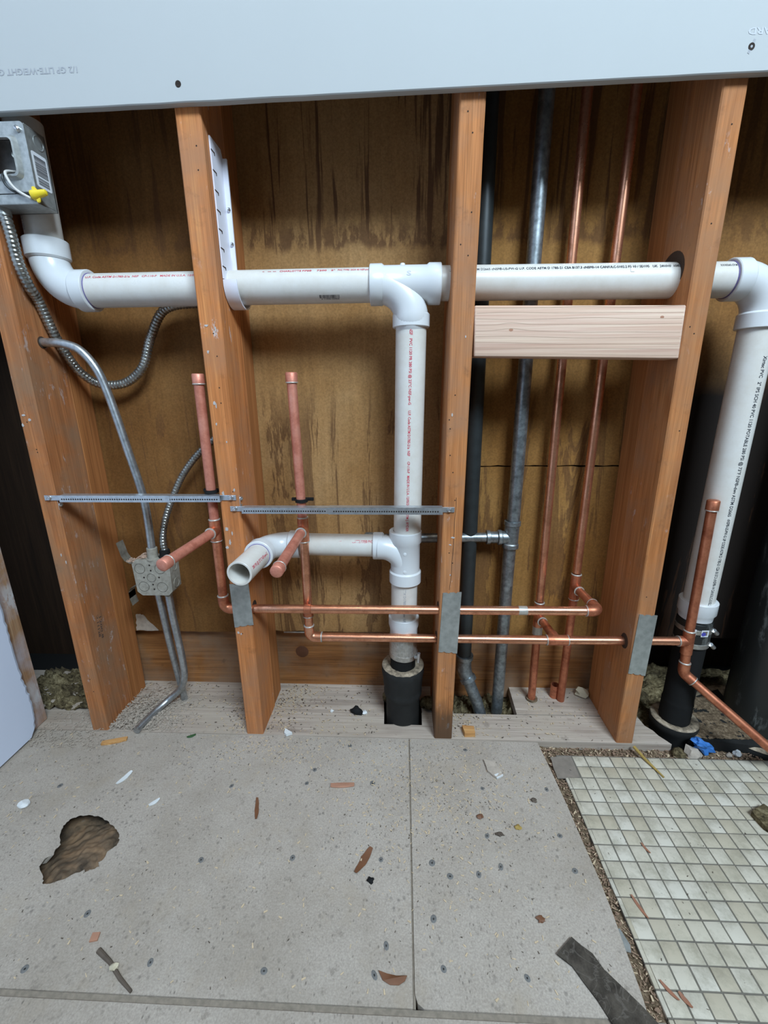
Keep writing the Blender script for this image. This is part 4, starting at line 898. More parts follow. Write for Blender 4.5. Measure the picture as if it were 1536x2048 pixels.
# right side: hub fitting, rubber coupling and big stack
RC = Vector((0.9260, 0.0570, 0))
rf = thing('closet_fitting', 'dusty black double hub fitting on the floor at the right', 'cast iron fitting', (0.98, 0.07, -0.06))
bm = B(); lathe(bm, (RC.x, RC.y, -0.07), (0, 0, 1), [(0.040, 0), (0.041, 0.065), (0.0450, 0.072), (0.0462, 0.083), (0.0450, 0.0895), (0.0345, 0.0895), (0.0345, 0.07)], 44)
lathe(bm, (1.122, 0.080, -0.085), (0, 0, 1), [(0.100, 0), (0.100, 0.05), (0.113, 0.060), (0.115, 0.074), (0.110, 0.083), (0.080, 0.085), (0.080, 0.06)], 56)
extrude_poly(bm, [(0.935, 0.012), (1.07, -0.005), (1.10, 0.17), (0.93, 0.103)], -0.09, 0.0040); finish('hub_casting', bm, 'castiron', rf, 50)
bm = B(); lathe(bm, (RC.x, RC.y, 0.0185), (0, 0, 1), [(0.0455, 0), (0.0440, 0.0022), (0.0360, 0.0022), (0.029, 0.0005)], 44, False)
lathe(bm, (1.122, 0.080, -0.003), (0, 0, 1), [(0.1135, 0), (0.108, 0.0035), (0.085, 0.0035), (0.064, 0.001)], 56, False)
for v in bm.verts: v.co.z += 0.0012*mnoise.noise(v.co*150)
finish('dust_layer', bm, 'dustiron', rf, 60)
bm = B(); mound(bm, 0.946, 1.06, 0.012, 0.14, 0.0055, 0.0035, 13, 40); tag(finish('dust_heap', bm, 'dirt', rf, 70), kind='stuff')
bm = B(); lathe(bm, (0.9240, YP, -0.05), (0, 0, 1), [(0.0285, 0)] + [(0.0285+(0.0010 if k % 2 else 0), 0.070+0.0040*k) for k in range(13)] + [(0.0280, 0.125), (0.0280, 0.28)], 40); finish('threaded_nipple', bm, 'rubber', rf, 30)
rc = thing('shielded_coupling', 'dark steel banded coupling with stickers under the right white pipe', 'pipe coupling', (0.9230, YP, 0.205))
bm = B(); lathe(bm, (0.9232, YP, 0.2060), (0, 0, 1), [(0.0300, 0), (0.0310, 0.001), (0.0310, 0.054), (0.0300, 0.0555), (0.02, 0.0555)], 44); 
finish('shield', bm, 'stack', rc)
for z_ in (0.2085, 0.2400):
    bm = B(); lathe(bm, (0.9232, YP, z_), (0, 0, 1), [(0.0310, 0), (0.0319, 0.0005), (0.0319, 0.0095), (0.0310, 0.010)], 44, False); finish('clamp_band', bm, 'shield', rc)
    bm = B(); cyl(bm, (0.9465, YP-0.024, z_+0.008), (0.9560, YP-0.021, z_-0.001), 0.0042, 12); finish('clamp_screw', bm, 'screw', rc)
plc = on_cyl((0.9232, YP, 0.2520), (0, 0, -1), (-0.30, -1, 0), 0.0320)
bm = B()
for u0_, v0_ in ((0.0, -0.019), (0.0, 0.004)):
    q = [plc(u, v) for u, v in ((u0_, v0_), (u0_+0.0145, v0_), (u0_+0.0145, v0_+0.0145), (u0_, v0_+0.0145))]; bm.faces.new([bm.verts.new(p) for p in q])
st_ = finish('sticker', bm, 'label', rc, 0)
plc2 = on_cyl((0.9232, YP, 0.2520), (0, 0, -1), (-0.30, -1, 0), 0.0323)
bm = B(); bm.faces.new([bm.verts.new(plc2(0.008+0.0042*math.cos(2*PI*i/14), 0.0085+0.0042*math.sin(2*PI*i/14))) for i in range(14)]); finish('blue_dot', bm, 'dotblue', st_, 0)
bm = B(); bm.faces.new([bm.verts.new(plc2(u, v)) for u, v in ((0.003, -0.016), (0.012, -0.016), (0.012, -0.008), (0.003, -0.008))]); finish('grey_square', bm, 'greyink', st_, 0)
bg_ = thing('iron_stack', 'wide scuffed black iron stack at the right edge', 'iron stack', (1.122, 0.080, -0.05))
bm = B(); sweep(bm, [(1.122, 0.080, -0.06), (1.122, 0.080, 1.30)], 0.063, 48); finish('pipe', bm, 'stack', bg_)

# ================================================================== METAL PLATES AND BRACKETS
def nail_plate(label, c, tilt=0.0):
    (x0t, zt), (x1t, zt1), (x1b, zb1), (x0b, zb) = c
    t = thing('nail_plate', label, 'nail plate', ((x0b+x1b)/2, -0.001, zb), 'steel nail plates on the stud fronts')
    pts = []
    n = 10
    for i in range(n+1):
        s = i/n; d = 0.0022 if i in (3, 7) else 0
        pts.append((x0b+(x1b-x0b)*s, zb+(zb1-zb)*s+d))
    for i in range(n+1):
        s = i/n; d = 0.0022 if i in (3, 7) else 0
        pts.append((x1t+(x0t-x1t)*s, zt1+(zt-zt1)*s-d))
    bm = B(); extrude_poly(bm, pts, -0.0016, -0.0004, f=xz(0.0)); finish('plate', bm, 'plate', t, 25)
    return t
nail_plate('short nail plate below the open pipe stub', ((-0.0004, 0.3530), (0.0370, 0.3552), (0.0385, 0.2655), (0.0002, 0.2590)))
nail_plate('tall nail plate on the middle stud', ((0.4085, 0.3395), (0.4435, 0.3415), (0.4402, 0.2082), (0.4036, 0.2110)))
nail_plate('smudged nail plate on the right stud', ((0.7780, 0.2992), (0.8114, 0.2975), (0.8096, 0.1645), (0.7762, 0.1695)))

def bracket(label, tabL, a, mid, b, tabR, z0, z1, zL, zR, big_left):
    t = thing('mounting_bracket', label, 'bracket', ((a+b)/2, 0.0, z0), 'telescoping box brackets')
    def channel(xa, xb, grow):
        bm = B(); e = 0.0006*grow
        box(bm, xa, xb, -0.0090-e, -0.0080-e, z0-e, z1+e); box(bm, xa, xb, -0.0085-e, 0.006, z1-0.001+e, z1+e); box(bm, xa, xb, -0.0085-e, -0.0015, z0-e, z0+0.001-e)
        return finish('channel', bm, 'bracket', t, 25)
    ch1 = channel(a, mid+0.01, 1 if big_left else 0); ch2 = channel(mid, b, 0 if big_left else 1)
    for ch, xa, xb, e in ((ch1, a, mid, 0.0006 if big_left else 0), (ch2, mid+0.005, b, 0 if big_left else 0.0006)):
        bm = B(); n = int((xb-xa-0.006)/0.0043)
        for i in range(n): lathe(bm, (xa+0.005+0.0043*i, -0.00895-e, (z0+z1)/2-0.0008), (0, -1, 0), [(0.0015, 0), (0.0014, 0.0003)], 8)
        tag(finish('perforations', bm, 'nailhole', ch), kind='stuff')
    for xa, xb, z_ in ((tabL, a+0.004, zL), (b-0.004, tabR, zR)):
        bm = B(); box(bm, xa, xb, -0.0020, -0.0006, z_-0.0048, z_+0.0048, 0.0004, 1)
        tb = finish('end_tab', bm, 'bracket', t, 25)
        xs_ = xa+0.009 if xa == tabL else xb-0.009
        bm = B(); screwhead(bm, (xs_, -0.0020, z_), (0, -1, 0), 0.0046, 0.0034); finish('screw', bm, 'screw', tb)
    return t
b1 = bracket('left telescoping perforated bracket between the two left studs', -0.3273, -0.2930, -0.0975, 0.0040, 0.0310, 0.5180, 0.5292, 0.5232, 0.5242, True)
bm = B(); box(bm, -0.3070, -0.3060, 0.001, 0.012, 0.500, 0.521); o_ = finish('side_tab', bm, 'bracket', b1)
bm = B(); screwhead(bm, (-0.3060, 0.006, 0.509), (1, -0.4, 0), 0.0045, 0.0034); finish('screw', bm, 'screw', o_)
b2 = bracket('long telescoping perforated bracket across the centre bay', 0.0180, 0.0415, 0.1990, 0.4025, 0.4243, 0.4965, 0.5080, 0.5035, 0.5028, False)
bm = B(); box(bm, 0.0355, 0.0365, 0.001, 0.010, 0.504, 0.528); o_ = finish('side_tab', bm, 'bracket', b2)
bm = B(); screwhead(bm, (0.0365, 0.005, 0.5215), (1, -0.4, 0), 0.0042, 0.0034); finish('screw', bm, 'screw', o_)
def clip(label, x0, x1, y, z):
    t = thing('pipe_clip', label, 'clip', ((x0+x1)/2, y, z), 'black plastic pipe clips')
    bm = B(); xm = (x0+x1)/2
    lathe(bm, (xm, y, z), (0, 0, 1), [(0.0088, 0), (0.0118, 0.0), (0.0118, 0.006), (0.0088, 0.006)], 20, False); finish('clamp', bm, 'rubber', t)
    bm = B(); box(bm, x0, x1, y+0.007, y+0.012, z, z+0.006, 0.0008, 1); finish('bar', bm, 'rubber', t)
clip('black clip holding the left copper riser at the bracket', -0.038, -0.002, 0.0125, 0.5300)
clip('black clip holding the centre copper riser at the bracket', 0.121, 0.163, 0.0310, 0.5085)

# ================================================================== ELECTRICAL
# lower steel box, its back to the room
jb = thing('junction_box', 'dusty square steel box with round knockouts in the left bay', 'junction box', (-0.177, 0.055, 0.305))
bm = B()
c_ = [(-0.2170, 0.3830), (-0.1385, 0.3838), (-0.1405, 0.3055), (-0.2150, 0.3050)]
cut = 0.009
extrude_poly(bm, [(-0.2165, 0.374), (-0.2075, 0.3832), (-0.1475, 0.3838), (-0.1390, 0.375), (-0.1405, 0.3145), (-0.149, 0.3052), (-0.205, 0.3048), (-0.2145, 0.3135)], 0.0, 0.036, f=xz(0.0420))
bmesh.ops.bevel(bm, geom=[e for e in bm.edges if all(abs(v.co.y-0.042) < 1e-5 for v in e.verts) and len(e.link_faces) == 2 and abs(e.calc_face_angle(0)) > 0.5], offset=0.004, segments=3, affect='EDGES', profile=0.5)
jbb = finish('body', bm, 'steelboxdusty', jb, 30)
for i, (kx, kz) in enumerate(((-0.2010, 0.3650), (-0.1590, 0.3650), (-0.1800, 0.3450), (-0.1985, 0.3255), (-0.1600, 0.3245))):
    bm = B(); lathe(bm, (kx, 0.0420, kz), (0, -1, 0), [(0.0112, -0.0002), (0.0108, 0.0006), (0.0100, 0.0007), (0.0096, 0.0002), (0.0002, 0.0003)] if i != 2 else [(0.0096, -0.0002), (0.0094, 0.0008), (0.0088, 0.0009), (0.0084, 0.0002), (0.0002, 0.0003)], 24); finish('knockout', bm, 'steelboxdusty', jbb, 20)
    rk = 0.0088 if i == 2 else 0.0104
    bm = B(); lathe(bm, (kx, 0.0417, kz), (0, -1, 0), [(rk+0.0005, 0), (rk+0.0005, 0.0006), (rk-0.0002, 0.0006), (rk-0.0002, 0)], 24, False); finish('knockout_groove', bm, 'groove', jbb, 20)
for kx, kz in ((-0.1800, 0.3720), (-0.1790, 0.3605), (-0.1955, 0.3450), (-0.1640, 0.3455), (-0.1790, 0.3295), (-0.1780, 0.3190)):
    bm = B(); lathe(bm, (kx, 0.0418, kz), (0, -1, 0), [(0.0019, 0), (0.0017, 0.0003)], 10); finish('screw_hole', bm, 'nailhole', jbb)
for kz in (0.364, 0.327):
    bm = B(); lathe(bm, (-0.1400, 0.060, kz), (1, 0, 0), [(0.0105, -0.001), (0.0102, 0.0012), (0.0094, 0.0012), (0.009, 0.0006), (0.0002, 0.0006)], 22); finish('knockout', bm, 'steelboxdusty', jbb, 20)
def ear(pts, y, wdt):
    bm = B(); rows = []
    for (x, z) in pts: rows.append([bm.verts.new(p) for p in ((x, y, z), (x, y+wdt, z))])
    for a, b in zip(rows, rows[1:]): bm.faces.new((a[0], b[0], b[1], a[1]))
    g_ = bmesh.ops.solidify(bm, geom=list(bm.faces), thickness=0.0016); return finish('mounting_ear', bm, 'steelboxdusty', jb, 40)
ear([(-0.2145, 0.3730), (-0.2240, 0.3735), (-0.2330, 0.3790), (-0.2385, 0.3890), (-0.2410, 0.4040), (-0.2440, 0.4175)], 0.046, 0.022)
ear([(-0.2140, 0.3215), (-0.2260, 0.3205), (-0.2350, 0.3160), (-0.2400, 0.3060), (-0.2400, 0.2920), (-0.2365, 0.2760)], 0.050, 0.022)
BOXDUST = True
# steel tubes
ER = 0.0074
ct = thing('steel_conduit', 'steel conduit bending out of the left stud down to the box', 'conduit', (-0.1780, 0.052, 0.384), 'rigid steel conduits')
bm = B(); sweep(bm, spline([(-0.325, 0.0420, 0.7950), (-0.298, 0.0420, 0.7945), (-0.2690, 0.0425, 0.7925), (-0.2400, 0.0440, 0.7815), (-0.2190, 0.0470, 0.7520), (-0.2085, 0.0500, 0.7140), (-0.1990, 0.0505, 0.6650), (-0.1890, 0.051, 0.6040), (-0.1765, 0.052, 0.5250), (-0.1740, 0.0525, 0.47), (-0.1770, 0.0535, 0.392)], 8), ER, 20); finish('tube', bm, 'emt', ct, 60)
bm = B(); lathe(bm, (-0.1772, 0.0536, 0.3815), (0.03, 0, 1), [(0.0135, 0), (0.0135, 0.003), (0.0100, 0.0035), (0.0100, 0.024), (0.0090, 0.025), (0.0074, 0.025)], 22); finish('connector', bm, 'steelboxdusty', ct)
for lab, pts in (('straight lower conduit dropping behind its bent neighbour', [(-0.1905, 0.070, 0.312), (-0.1900, 0.075, 0.250), (-0.1890, 0.082, 0.150), (-0.1895, 0.095, 0.06), (-0.1895, 0.105, -0.03)]),
                 ('lower conduit curving forward along the floor under the box', [(-0.1635, 0.0635, 0.312), (-0.1625, 0.0640, 0.250), (-0.1595, 0.0650, 0.190), (-0.1570, 0.0650, 0.130), (-0.1625, 0.0700, 0.085), (-0.1830, 0.0820, 0.045), (-0.2100, 0.0780, 0.020), (-0.2280, 0.0520, 0.010), (-0.2360, 0.0180, 0.0085), (-0.2400, -0.0070, 0.0080)])):
    t = thing('steel_conduit', lab, 'conduit', pts[-1], 'rigid steel conduits')
    bm = B(); sweep(bm, spline(pts, 8), ER+0.0002, 20); finish('tube', bm, 'emt', t, 60)
    bm = B(); lathe(bm, Vector(pts[0])-Vector((0, 0, 0.004)), (0, 0.02, -1), [(0.0090, 0), (0.0092, 0.010), (0.0080, 0.0105), (0.0080, 0.013)], 20); finish('connector', bm, 'steelboxdusty', t)
def flex(label, pts, loc, r=0.0086):
    t = thing('flexible_conduit', label, 'flexible conduit', loc, 'ribbed flexible conduits')
    sp = spline(pts, 40); out = [sp[0]]; acc = 0; step = 0.0012
    for a, b in zip(sp, sp[1:]):
        L = (b-a).length; d = step-acc
        while d <= L: out.append(a+(b-a)*(d/L)); d += step
        acc = L-(d-step)
    rr = [r*(1.0-0.13*(0.5-0.5*math.cos(2*PI*i/5))) for i in range(len(out))]
    bm = B(); sweep(bm, out, rr, 14); finish('ribbed_sheath', bm, 'flex', t, 70); return t
f1 = flex('long ribbed conduit looping from the upper box behind the bent conduit', [(-0.2900, 0.004, 0.985), (-0.2860, 0.004, 0.9530), (-0.2868, 0.008, 0.9110), (-0.2890, 0.022, 0.8790), (-0.2930, 0.040, 0.8610), (-0.2930, 0.058, 0.8150), (-0.2930, 0.072, 0.7890), (-0.2890, 0.084, 0.7639), (-0.2790, 0.094, 0.7420), (-0.2560, 0.105, 0.7250), (-0.2102, 0.11, 0.7266), (-0.1705, 0.11, 0.7548), (-0.1476, 0.11, 0.804), (-0.1214, 0.11, 0.8471), (-0.0954, 0.11, 0.862), (-0.0526, 0.11, 0.8660), (0.006, 0.11, 0.868)], (-0.2560, 0.105, 0.717))
bm = B(); lathe(bm, (-0.2900, 0.004, 0.990), (0.05, 0.0, -1), [(0.0125, -0.004), (0.0125, 0.004), (0.0098, 0.005), (0.0098, 0.016), (0.008, 0.017)], 20); finish('connector', bm, 'steelbox', f1)
f2 = flex('short ribbed conduit rising from the dusty box behind the copper riser', [(-0.1560, 0.062, 0.392), (-0.1580, 0.066, 0.420), (-0.1545, 0.078, 0.455), (-0.1420, 0.090, 0.494), (-0.1130, 0.100, 0.5500), (-0.0660, 0.104, 0.6010), (0.004, 0.108, 0.650)], (-0.1560, 0.062, 0.384), 0.0072)
bm = B(); lathe(bm, (-0.1558, 0.0615, 0.3820), (-0.03, 0.08, 1), [(0.0125, 0), (0.0125, 0.004), (0.0100, 0.005), (0.0100, 0.015), (0.0085, 0.017)], 20); finish('connector', bm, 'rubber', f2)
# upper left box with plaster ring
ub = thing('junction_box', 'upper left steel box with a barcode label and open plaster ring', 'junction box', (-0.272, 0.01, 0.986))
BX0, BX1, BZ0, BZ1 = -0.3245, -0.2195, 0.9840, 1.0850
bm = B()
box(bm, BX1-0.0016, BX1, -0.009, 0.0275, BZ0+0.002, BZ1-0.002); box(bm, BX0, BX0+0.0016, -0.009, 0.0275, BZ0, BZ1); box(bm, BX0, BX1, -0.009, 0.0275, BZ0, BZ0+0.0016); box(bm, BX0, BX1, -0.009, 0.0275, BZ1-0.0016, BZ1); box(bm, BX0, BX1, 0.026, 0.0275, BZ0, BZ1)
ubb = finish('body', bm, 'steelbox', ub, 25)
def rr_(x0, x1, z0, z1, r, n=5):
    out = []
    for cx, cz, a in ((x1-r, z0+r, -90), (x1-r, z1-r, 0), (x0+r, z1-r, 90), (x0+r, z0+r, 180)):
        for i in range(n+1):
            t = math.radians(a+90*i/n); out.append((cx+r*math.cos(t), cz+r*math.sin(t)))
    return out
bm = B()
hole_ = rr_(-0.3060, -0.2370, 1.0195, 1.0640, 0.006)
extrude_poly(bm, rr_(BX0-0.001, BX1+0.0012, BZ0+0.012, BZ1+0.001, 0.006), 0.0, 0.0022, [hole_], f=xz(-0.0120))
hin = hole_; hout = rr_(-0.3120, -0.2310, 1.0135, 1.0700, 0.010); nn = len(hin)     # raised collar round the opening
va = [bm.verts.new((p[0], -0.0185, p[1])) for p in hin]; vb = [bm.verts.new((p[0], -0.0175, p[1])) for p in rr_(-0.3085, -0.2345, 1.0170, 1.0665, 0.0075)]; vc = [bm.verts.new((p[0], -0.0118, p[1])) for p in hout]; vd = [bm.verts.new((p[0], -0.010, p[1])) for p in hin]
for i in range(nn):
    j = (i+1) % nn; bm.faces.new((va[i], va[j], vb[j], vb[i])); bm.faces.new((vb[i], vb[j], vc[j], vc[i])); bm.faces.new((vd[i], vd[j], va[j], va[i]))
pr_ = finish('plaster_ring', bm, 'steelbox', ub, 35)
bm = B(); lathe(bm, (-0.2375, -0.0150, 1.0445), (0, 1, 0), [(0.0048, 0), (0.0048, 0.0015), (0.0018, 0.0015), (0.0018, 0.0)], 16, False); finish('screw_ear', bm, 'steelbox', pr_)
bm = B(); screwhead(bm, (-0.2275, -0.0120, 1.0760), (0.2, -1, 0.3), 0.0042, 0.005); finish('screw', bm, 'screw', ub)
bm = B(); box(bm, BX0-0.001, BX1+0.001, -0.0120, -0.0085, BZ0-0.001, BZ0+0.014, 0.0008, 1); finish('lower_flange', bm, 'steelbox', ub)
bm = B(); lathe(bm, (BX1-0.0004, 0.0135, 1.0705), (1, 0, 0), [(0.0098, 0), (0.0096, 0.0009), (0.0086, 0.0009), (0.0080, 0.0003), (0.0003, 0.0003)], 24); finish('knockout', bm, 'steelbox', ubb, 20)
bm = B(); extrude_poly(bm, rr_(-0.0055, 0.0225, 1.0085, 1.0545, 0.003), 0.0, 0.0003, f=yz(BX1+0.0001)); lb_ = finish('sticker', bm, 'label', ubb)
bm = bars_bm(on_plane((BX1+0.0006, 0.0085, 1.0495), (0, 0, -1), (0, 1, 0)), 0.026, 0.0215, 16, 6)
bm2 = bars_bm(on_plane((BX1+0.0006, 0.0085, 1.0215), (0, 0, -1), (0, 1, 0)), 0.0095, 0.0205, 7, 9)
for f_ in bm2.faces: bm.faces.new([bm.verts.new(v.co) for v in f_.verts])
bm2.free()
finish('barcode', bm, 'black', lb_, 0)
bm = B(); sweep(bm, spline([(-0.2600, 0.008, 1.0330), (-0.2540, -0.0190, 1.0215), (-0.2490, -0.0215, 1.0080), (-0.2430, -0.0190, 0.9990), (-0.2330, -0.0170, 0.9925), (-0.2250, -0.0160, 0.9885)], 8), 0.0019, 10); finish('white_wire', bm, 'whitewire', ub, 60)
bm = B(); sweep(bm, spline([(-0.2640, 0.008, 1.0310), (-0.2590, -0.0190, 1.0180), (-0.2570, -0.0200, 1.0060), (-0.2500, -0.0170, 0.9985), (-0.2400, -0.0145, 0.9965), (-0.2240, -0.0145, 0.9960)], 8), 0.0018, 10); finish('black_wire', bm, 'blackwire', ub, 60)
wn = thing('wire_nut', 'yellow winged wire nut at the corner of the upper box', 'wire nut', (-0.2180, -0.0150, 0.994))
bm = B(); wd = Vector((0.92, 0.15, 0.22)).normalized(); w0 = Vector((-0.2235, -0.0155, 0.9925))
lathe(bm, w0, wd, [(0.0060, 0), (0.0066, 0.001), (0.0064, 0.006), (0.0052, 0.010), (0.0046, 0.017), (0.0038, 0.021), (0.0015, 0.0222)], 20); finish('cap', bm, 'yellow', wn, 50)
for s_ in (-1, 1):
    bm = B(); q0 = w0+wd*0.003; pz = Vector((0, 0, 1)) - wd*wd.z; pz.normalize(); py = wd.cross(pz)
    pts = [q0+pz*s_*0.004-py*0.0016, q0+wd*0.008+pz*s_*0.004-py*0.0016, q0+wd*0.008+pz*s_*0.004+py*0.0016, q0+pz*s_*0.004+py*0.0016, q0+wd*0.001+pz*s_*0.0105-py*0.0012, q0+wd*0.005+pz*s_*0.0105-py*0.0012, q0+wd*0.005+pz*s_*0.0105+py*0.0012, q0+wd*0.001+pz*s_*0.0105+py*0.0012]
    hexa(bm, pts); bmesh.ops.bevel(bm, geom=list(bm.edges), offset=0.0006, segments=2, affect='EDGES'); finish('wing', bm, 'yellow', wn)

# ================================================================== LOOSE THINGS
def flat_piece(name, pts, z, th, mat, label, cat, group=None, curl=0.0):
    cx = sum(p[0] for p in pts)/len(pts); cy = sum(p[1] for p in pts)/len(pts)
    bm = B(); L = max(math.hypot(p[0]-cx, p[1]-cy) for p in pts)
    extrude_poly(bm, pts, 0, th)
    for v in bm.verts:
        d = math.hypot(v.co.x-cx, v.co.y-cy)/L; v.co.z += z + curl*d*d
    return single(name, bm, mat, label, cat, (cx, cy, z), group)
def sliver(name, a, b, wdt, z, th, mat, label, cat, group=None, curl=0.002, taper=0.25):
    a = Vector((*a, 0)); b = Vector((*b, 0)); d = b-a; n_ = Vector((-d.y, d.x, 0)).normalized(); pts = []; K = 7
    for i in range(K+1):
        t = i/K; w_ = wdt*(taper+(1-taper)*math.sin(PI*(0.12+0.80*t)))*0.5*(1+0.25*mnoise.noise(Vector((a.x*90, i, 1)))); q = a+d*t+n_*w_; pts.append((q.x, q.y))
    for i in range(K, -1, -1):
        t = i/K; w_ = wdt*(taper+(1-taper)*math.sin(PI*(0.12+0.80*t)))*0.5*(1+0.25*mnoise.noise(Vector((a.x*90, i, 7)))); q = a+d*t-n_*w_; pts.append((q.x, q.y))
    return flat_piece(name, pts, z, th, mat, label, cat, group, curl)
ZF = ZB+0.0002
flat_piece('felt_strip', [(0.559, -0.334), (0.567, -0.341), (0.580, -0.350), (0.588, -0.365), (0.603, -0.381), (0.618, -0.398), (0.632, -0.418), (0.645, -0.450), (0.600, -0.462), (0.576, -0.414), (0.567, -0.394), (0.557, -0.378), (0.549, -0.364), (0.533, -0.353)], ZF, 0.0018, 'felt', 'dark scratched felt strip curling across the backer board corner', 'felt strip', None, 0.006)
stk = thing('twig', 'grey brown twig with a pale bud near the front seam', 'twig', (-0.035, -0.388, ZF))
bm = B(); sweep(bm, [(-0.068, -0.370, ZF+0.0028), (-0.045, -0.381, ZF+0.0026), (-0.022, -0.396, ZF+0.0022), (-0.001, -0.407, ZF+0.0018)], [0.0034, 0.0026, 0.0024, 0.0018], 9); finish('stem', bm, 'bark', stk)
bm = B(); lump(bm, (-0.036, -0.386, ZF+0.004), (0.0055, 0.0045, 0.0035), 4.0, 2, 0.6); finish('bud', bm, 'foam', stk)
sliver('wood_splinter', (-0.298, -0.036), (-0.252, -0.022), 0.011, ZF, 0.004, 'splinter', 'tan wood splinter lying near the leftmost studs', 'splinter', None, 0.001, 0.7)
sliver('wood_splinter', (0.070, -0.147), (0.081, -0.186), 0.007, ZF, 0.0012, 'leaf', 'thin dark brown splinter on the left backer board', 'splinter')
sliver('wood_splinter', (0.199, -0.117), (0.243, -0.114), 0.010, ZF, 0.0015, 'pinkchip', 'reddish flat wood chip beside the board joint', 'splinter', None, 0.001, 0.6)
sliver('dry_leaf', (0.283, -0.227), (0.261, -0.265), 0.012, ZF, 0.0008, 'leaf', 'narrow pointed brown leaf left of the board joint', 'leaf', None, 0.003, 0.1)
flat_piece('dry_leaf', [(0.302, -0.377), (0.313, -0.3785), (0.325, -0.380), (0.3385, -0.3805), (0.3355, -0.3855), (0.328, -0.389), (0.317, -0.389), (0.308, -0.3855)], ZF, 0.0007, 'leaf', 'half-moon brown leaf near the front seam', 'leaf', None, 0.003)
sliver('paint_chip', (-0.193, -0.099), (-0.205, -0.128), 0.009, ZF, 0.0012, 'whitechip', 'long white paint chip above the broken hole', 'paint chip')
sliver('paint_chip', (-0.119, -0.168), (-0.107, -0.154), 0.007, ZF, 0.0012, 'whitechip', 'small white paint chip right of the broken hole', 'paint chip')
flat_piece('plaster_chip', jag([(0.494, -0.052), (0.516, -0.056), (0.524, -0.085), (0.511, -0.092), (0.497, -0.078)], 0.001, 4, 3), ZF, 0.004, 'plaster', 'grey plaster flake with a white edge on the right board', 'plaster chip', None, 0.001)
flat_piece('plaster_chip', [(0.508, -0.0865), (0.522, -0.0805), (0.525, -0.087), (0.512, -0.094)], ZF+0.001, 0.0035, 'whitechip', 'white broken corner beside the grey plaster flake', 'plaster chip')
flat_piece('wood_block', [(0.462, 0.026), (0.487, 0.024), (0.487, 0.006), (0.465, 0.005)], 0.0002, 0.012, 'splinter', 'small sawn wood block at the foot of the middle stud', 'wood block')
flat_piece('plaster_chip', [(0.079, 0.012), (0.097, 0.001), (0.086, -0.005), (0.080, 0.0)], 0.0002, 0.006, 'whitechip', 'white triangular chip beside the strapped stud foot', 'plaster chip')
sliver('green_leaf', (-0.127, -0.013), (-0.111, -0.005), 0.008, ZF, 0.0006, 'leafgreen', 'tiny green leaf at the back of the left board', 'leaf', None, 0.002, 0.1)
flat_piece('wood_chip', [(-0.090, -0.351), (-0.080, -0.350), (-0.078, -0.359), (-0.088, -0.361)], ZF, 0.002, 'pinkchip', 'orange square chip left of the twig', 'wood chip')
bm = B(); lump(bm, (-0.344, -0.175, ZF+0.004), (0.010, 0.008, 0.005), 6.0); single('stone_chip', bm, 'whitechip', 'white stone chip far left above the broken hole', 'stone', (-0.344, -0.175, ZF))
yst = B(); sweep(yst, [(0.809, -0.009, 0.000), (0.818, -0.036, -0.004), (0.8325, -0.074, -0.0065)], [0.0032, 0.0028, 0.0016], 9); single('straw_stick', yst, 'straw', 'yellow straw stick lying over the mosaic edge', 'stick', (0.82, -0.04, -0.007))
bm = B(); lump(bm, (0.946, -0.006, 0.004), (0.019, 0.010, 0.012), 31.0, 3, 0.95)
for v in bm.verts: v.co.z += 0.35*(0.946-v.co.x)
single('plastic_scrap', bm, 'blue', 'crumpled blue plastic scrap below the hub fitting', 'plastic scrap', (0.946, -0.006, -0.010), smooth=25)
for i, (x, y, z, s, m_, lab) in enumerate(((0.926, -0.013, -0.010, 0.016, 'plaster', 'pale rubble lump under the blue scrap'), (1.016, -0.010, -0.010, 0.008, 'whitechip', 'white rubble lump nearest the slanted copper pipe'), (0.898, -0.012, -0.012, 0.014, 'yelloam', 'mossy lump at the plank end'), (0.999, -0.013, -0.012, 0.006, 'plaster', 'tiny grey lump right of the blue scrap'),
        (0.762, 0.140, 0.011, 0.015, 'foam', 'cream foam lump on the plank by the right copper risers'), (0.392, 0.088, 0.014, 0.018, 'yelloam', 'mouldy yellowish lump squeezed beside the cast iron hub'), (0.300, 0.118, 0.006, 0.016, 'yelloam', 'mouldy lump behind the square floor opening'), (0.229, 0.068, 0.006, 0.012, 'rubber', 'black crumpled scrap on the plank seam'), (0.247, 0.066, 0.004, 0.006, 'whitechip', 'white speck beside the black scrap'), (0.172, 0.070, 0.003, 0.004, 'whitechip', 'small white crumb on the centre plank seam'))):
    bm = B(); lump(bm, (x, y, z), (s, s*0.85, s*0.8), i+1.5, 2, 0.55); single('debris_lump', bm, m_, lab, 'debris lump', (x, y, z-s*0.5), 'loose rubble lumps')
flat_piece('mosaic_fragment', [(0.938, -0.145), (0.970, -0.130), (0.995, -0.175), (0.955, -0.190), (0.940, -0.170)], -0.0078, 0.010, 'yelloam', 'brown rough fragment on the mosaic at the right edge', 'fragment')
for a, b, wd_, lab in (((0.668, -0.276), (0.677, -0.305), 0.006, 'brown leaf on the mosaic nearest its left edge'), ((0.655, -0.370), (0.668, -0.388), 0.006, 'reddish leaf by the mosaic corner'), ((0.672, -0.380), (0.680, -0.394), 0.007, 'dark curled leaf on the front mosaic tiles'), ((0.723, -0.200), (0.729, -0.216), 0.005, 'faint orange leaf in the mosaic middle')):
    sliver('dry_leaf', a, b, wd_*0.75, -0.0078, 0.0008, 'leaf2', lab, 'leaf', None, 0.002, 0.1)
flat_piece('metal_tab', [(0.617, -0.318), (0.632, -0.317), (0.637, -0.335), (0.634, -0.343), (0.623, -0.341), (0.618, -0.333)], -0.0085, 0.0012, 'plate', 'grey metal tab in the gap beside the mosaic', 'metal tab')
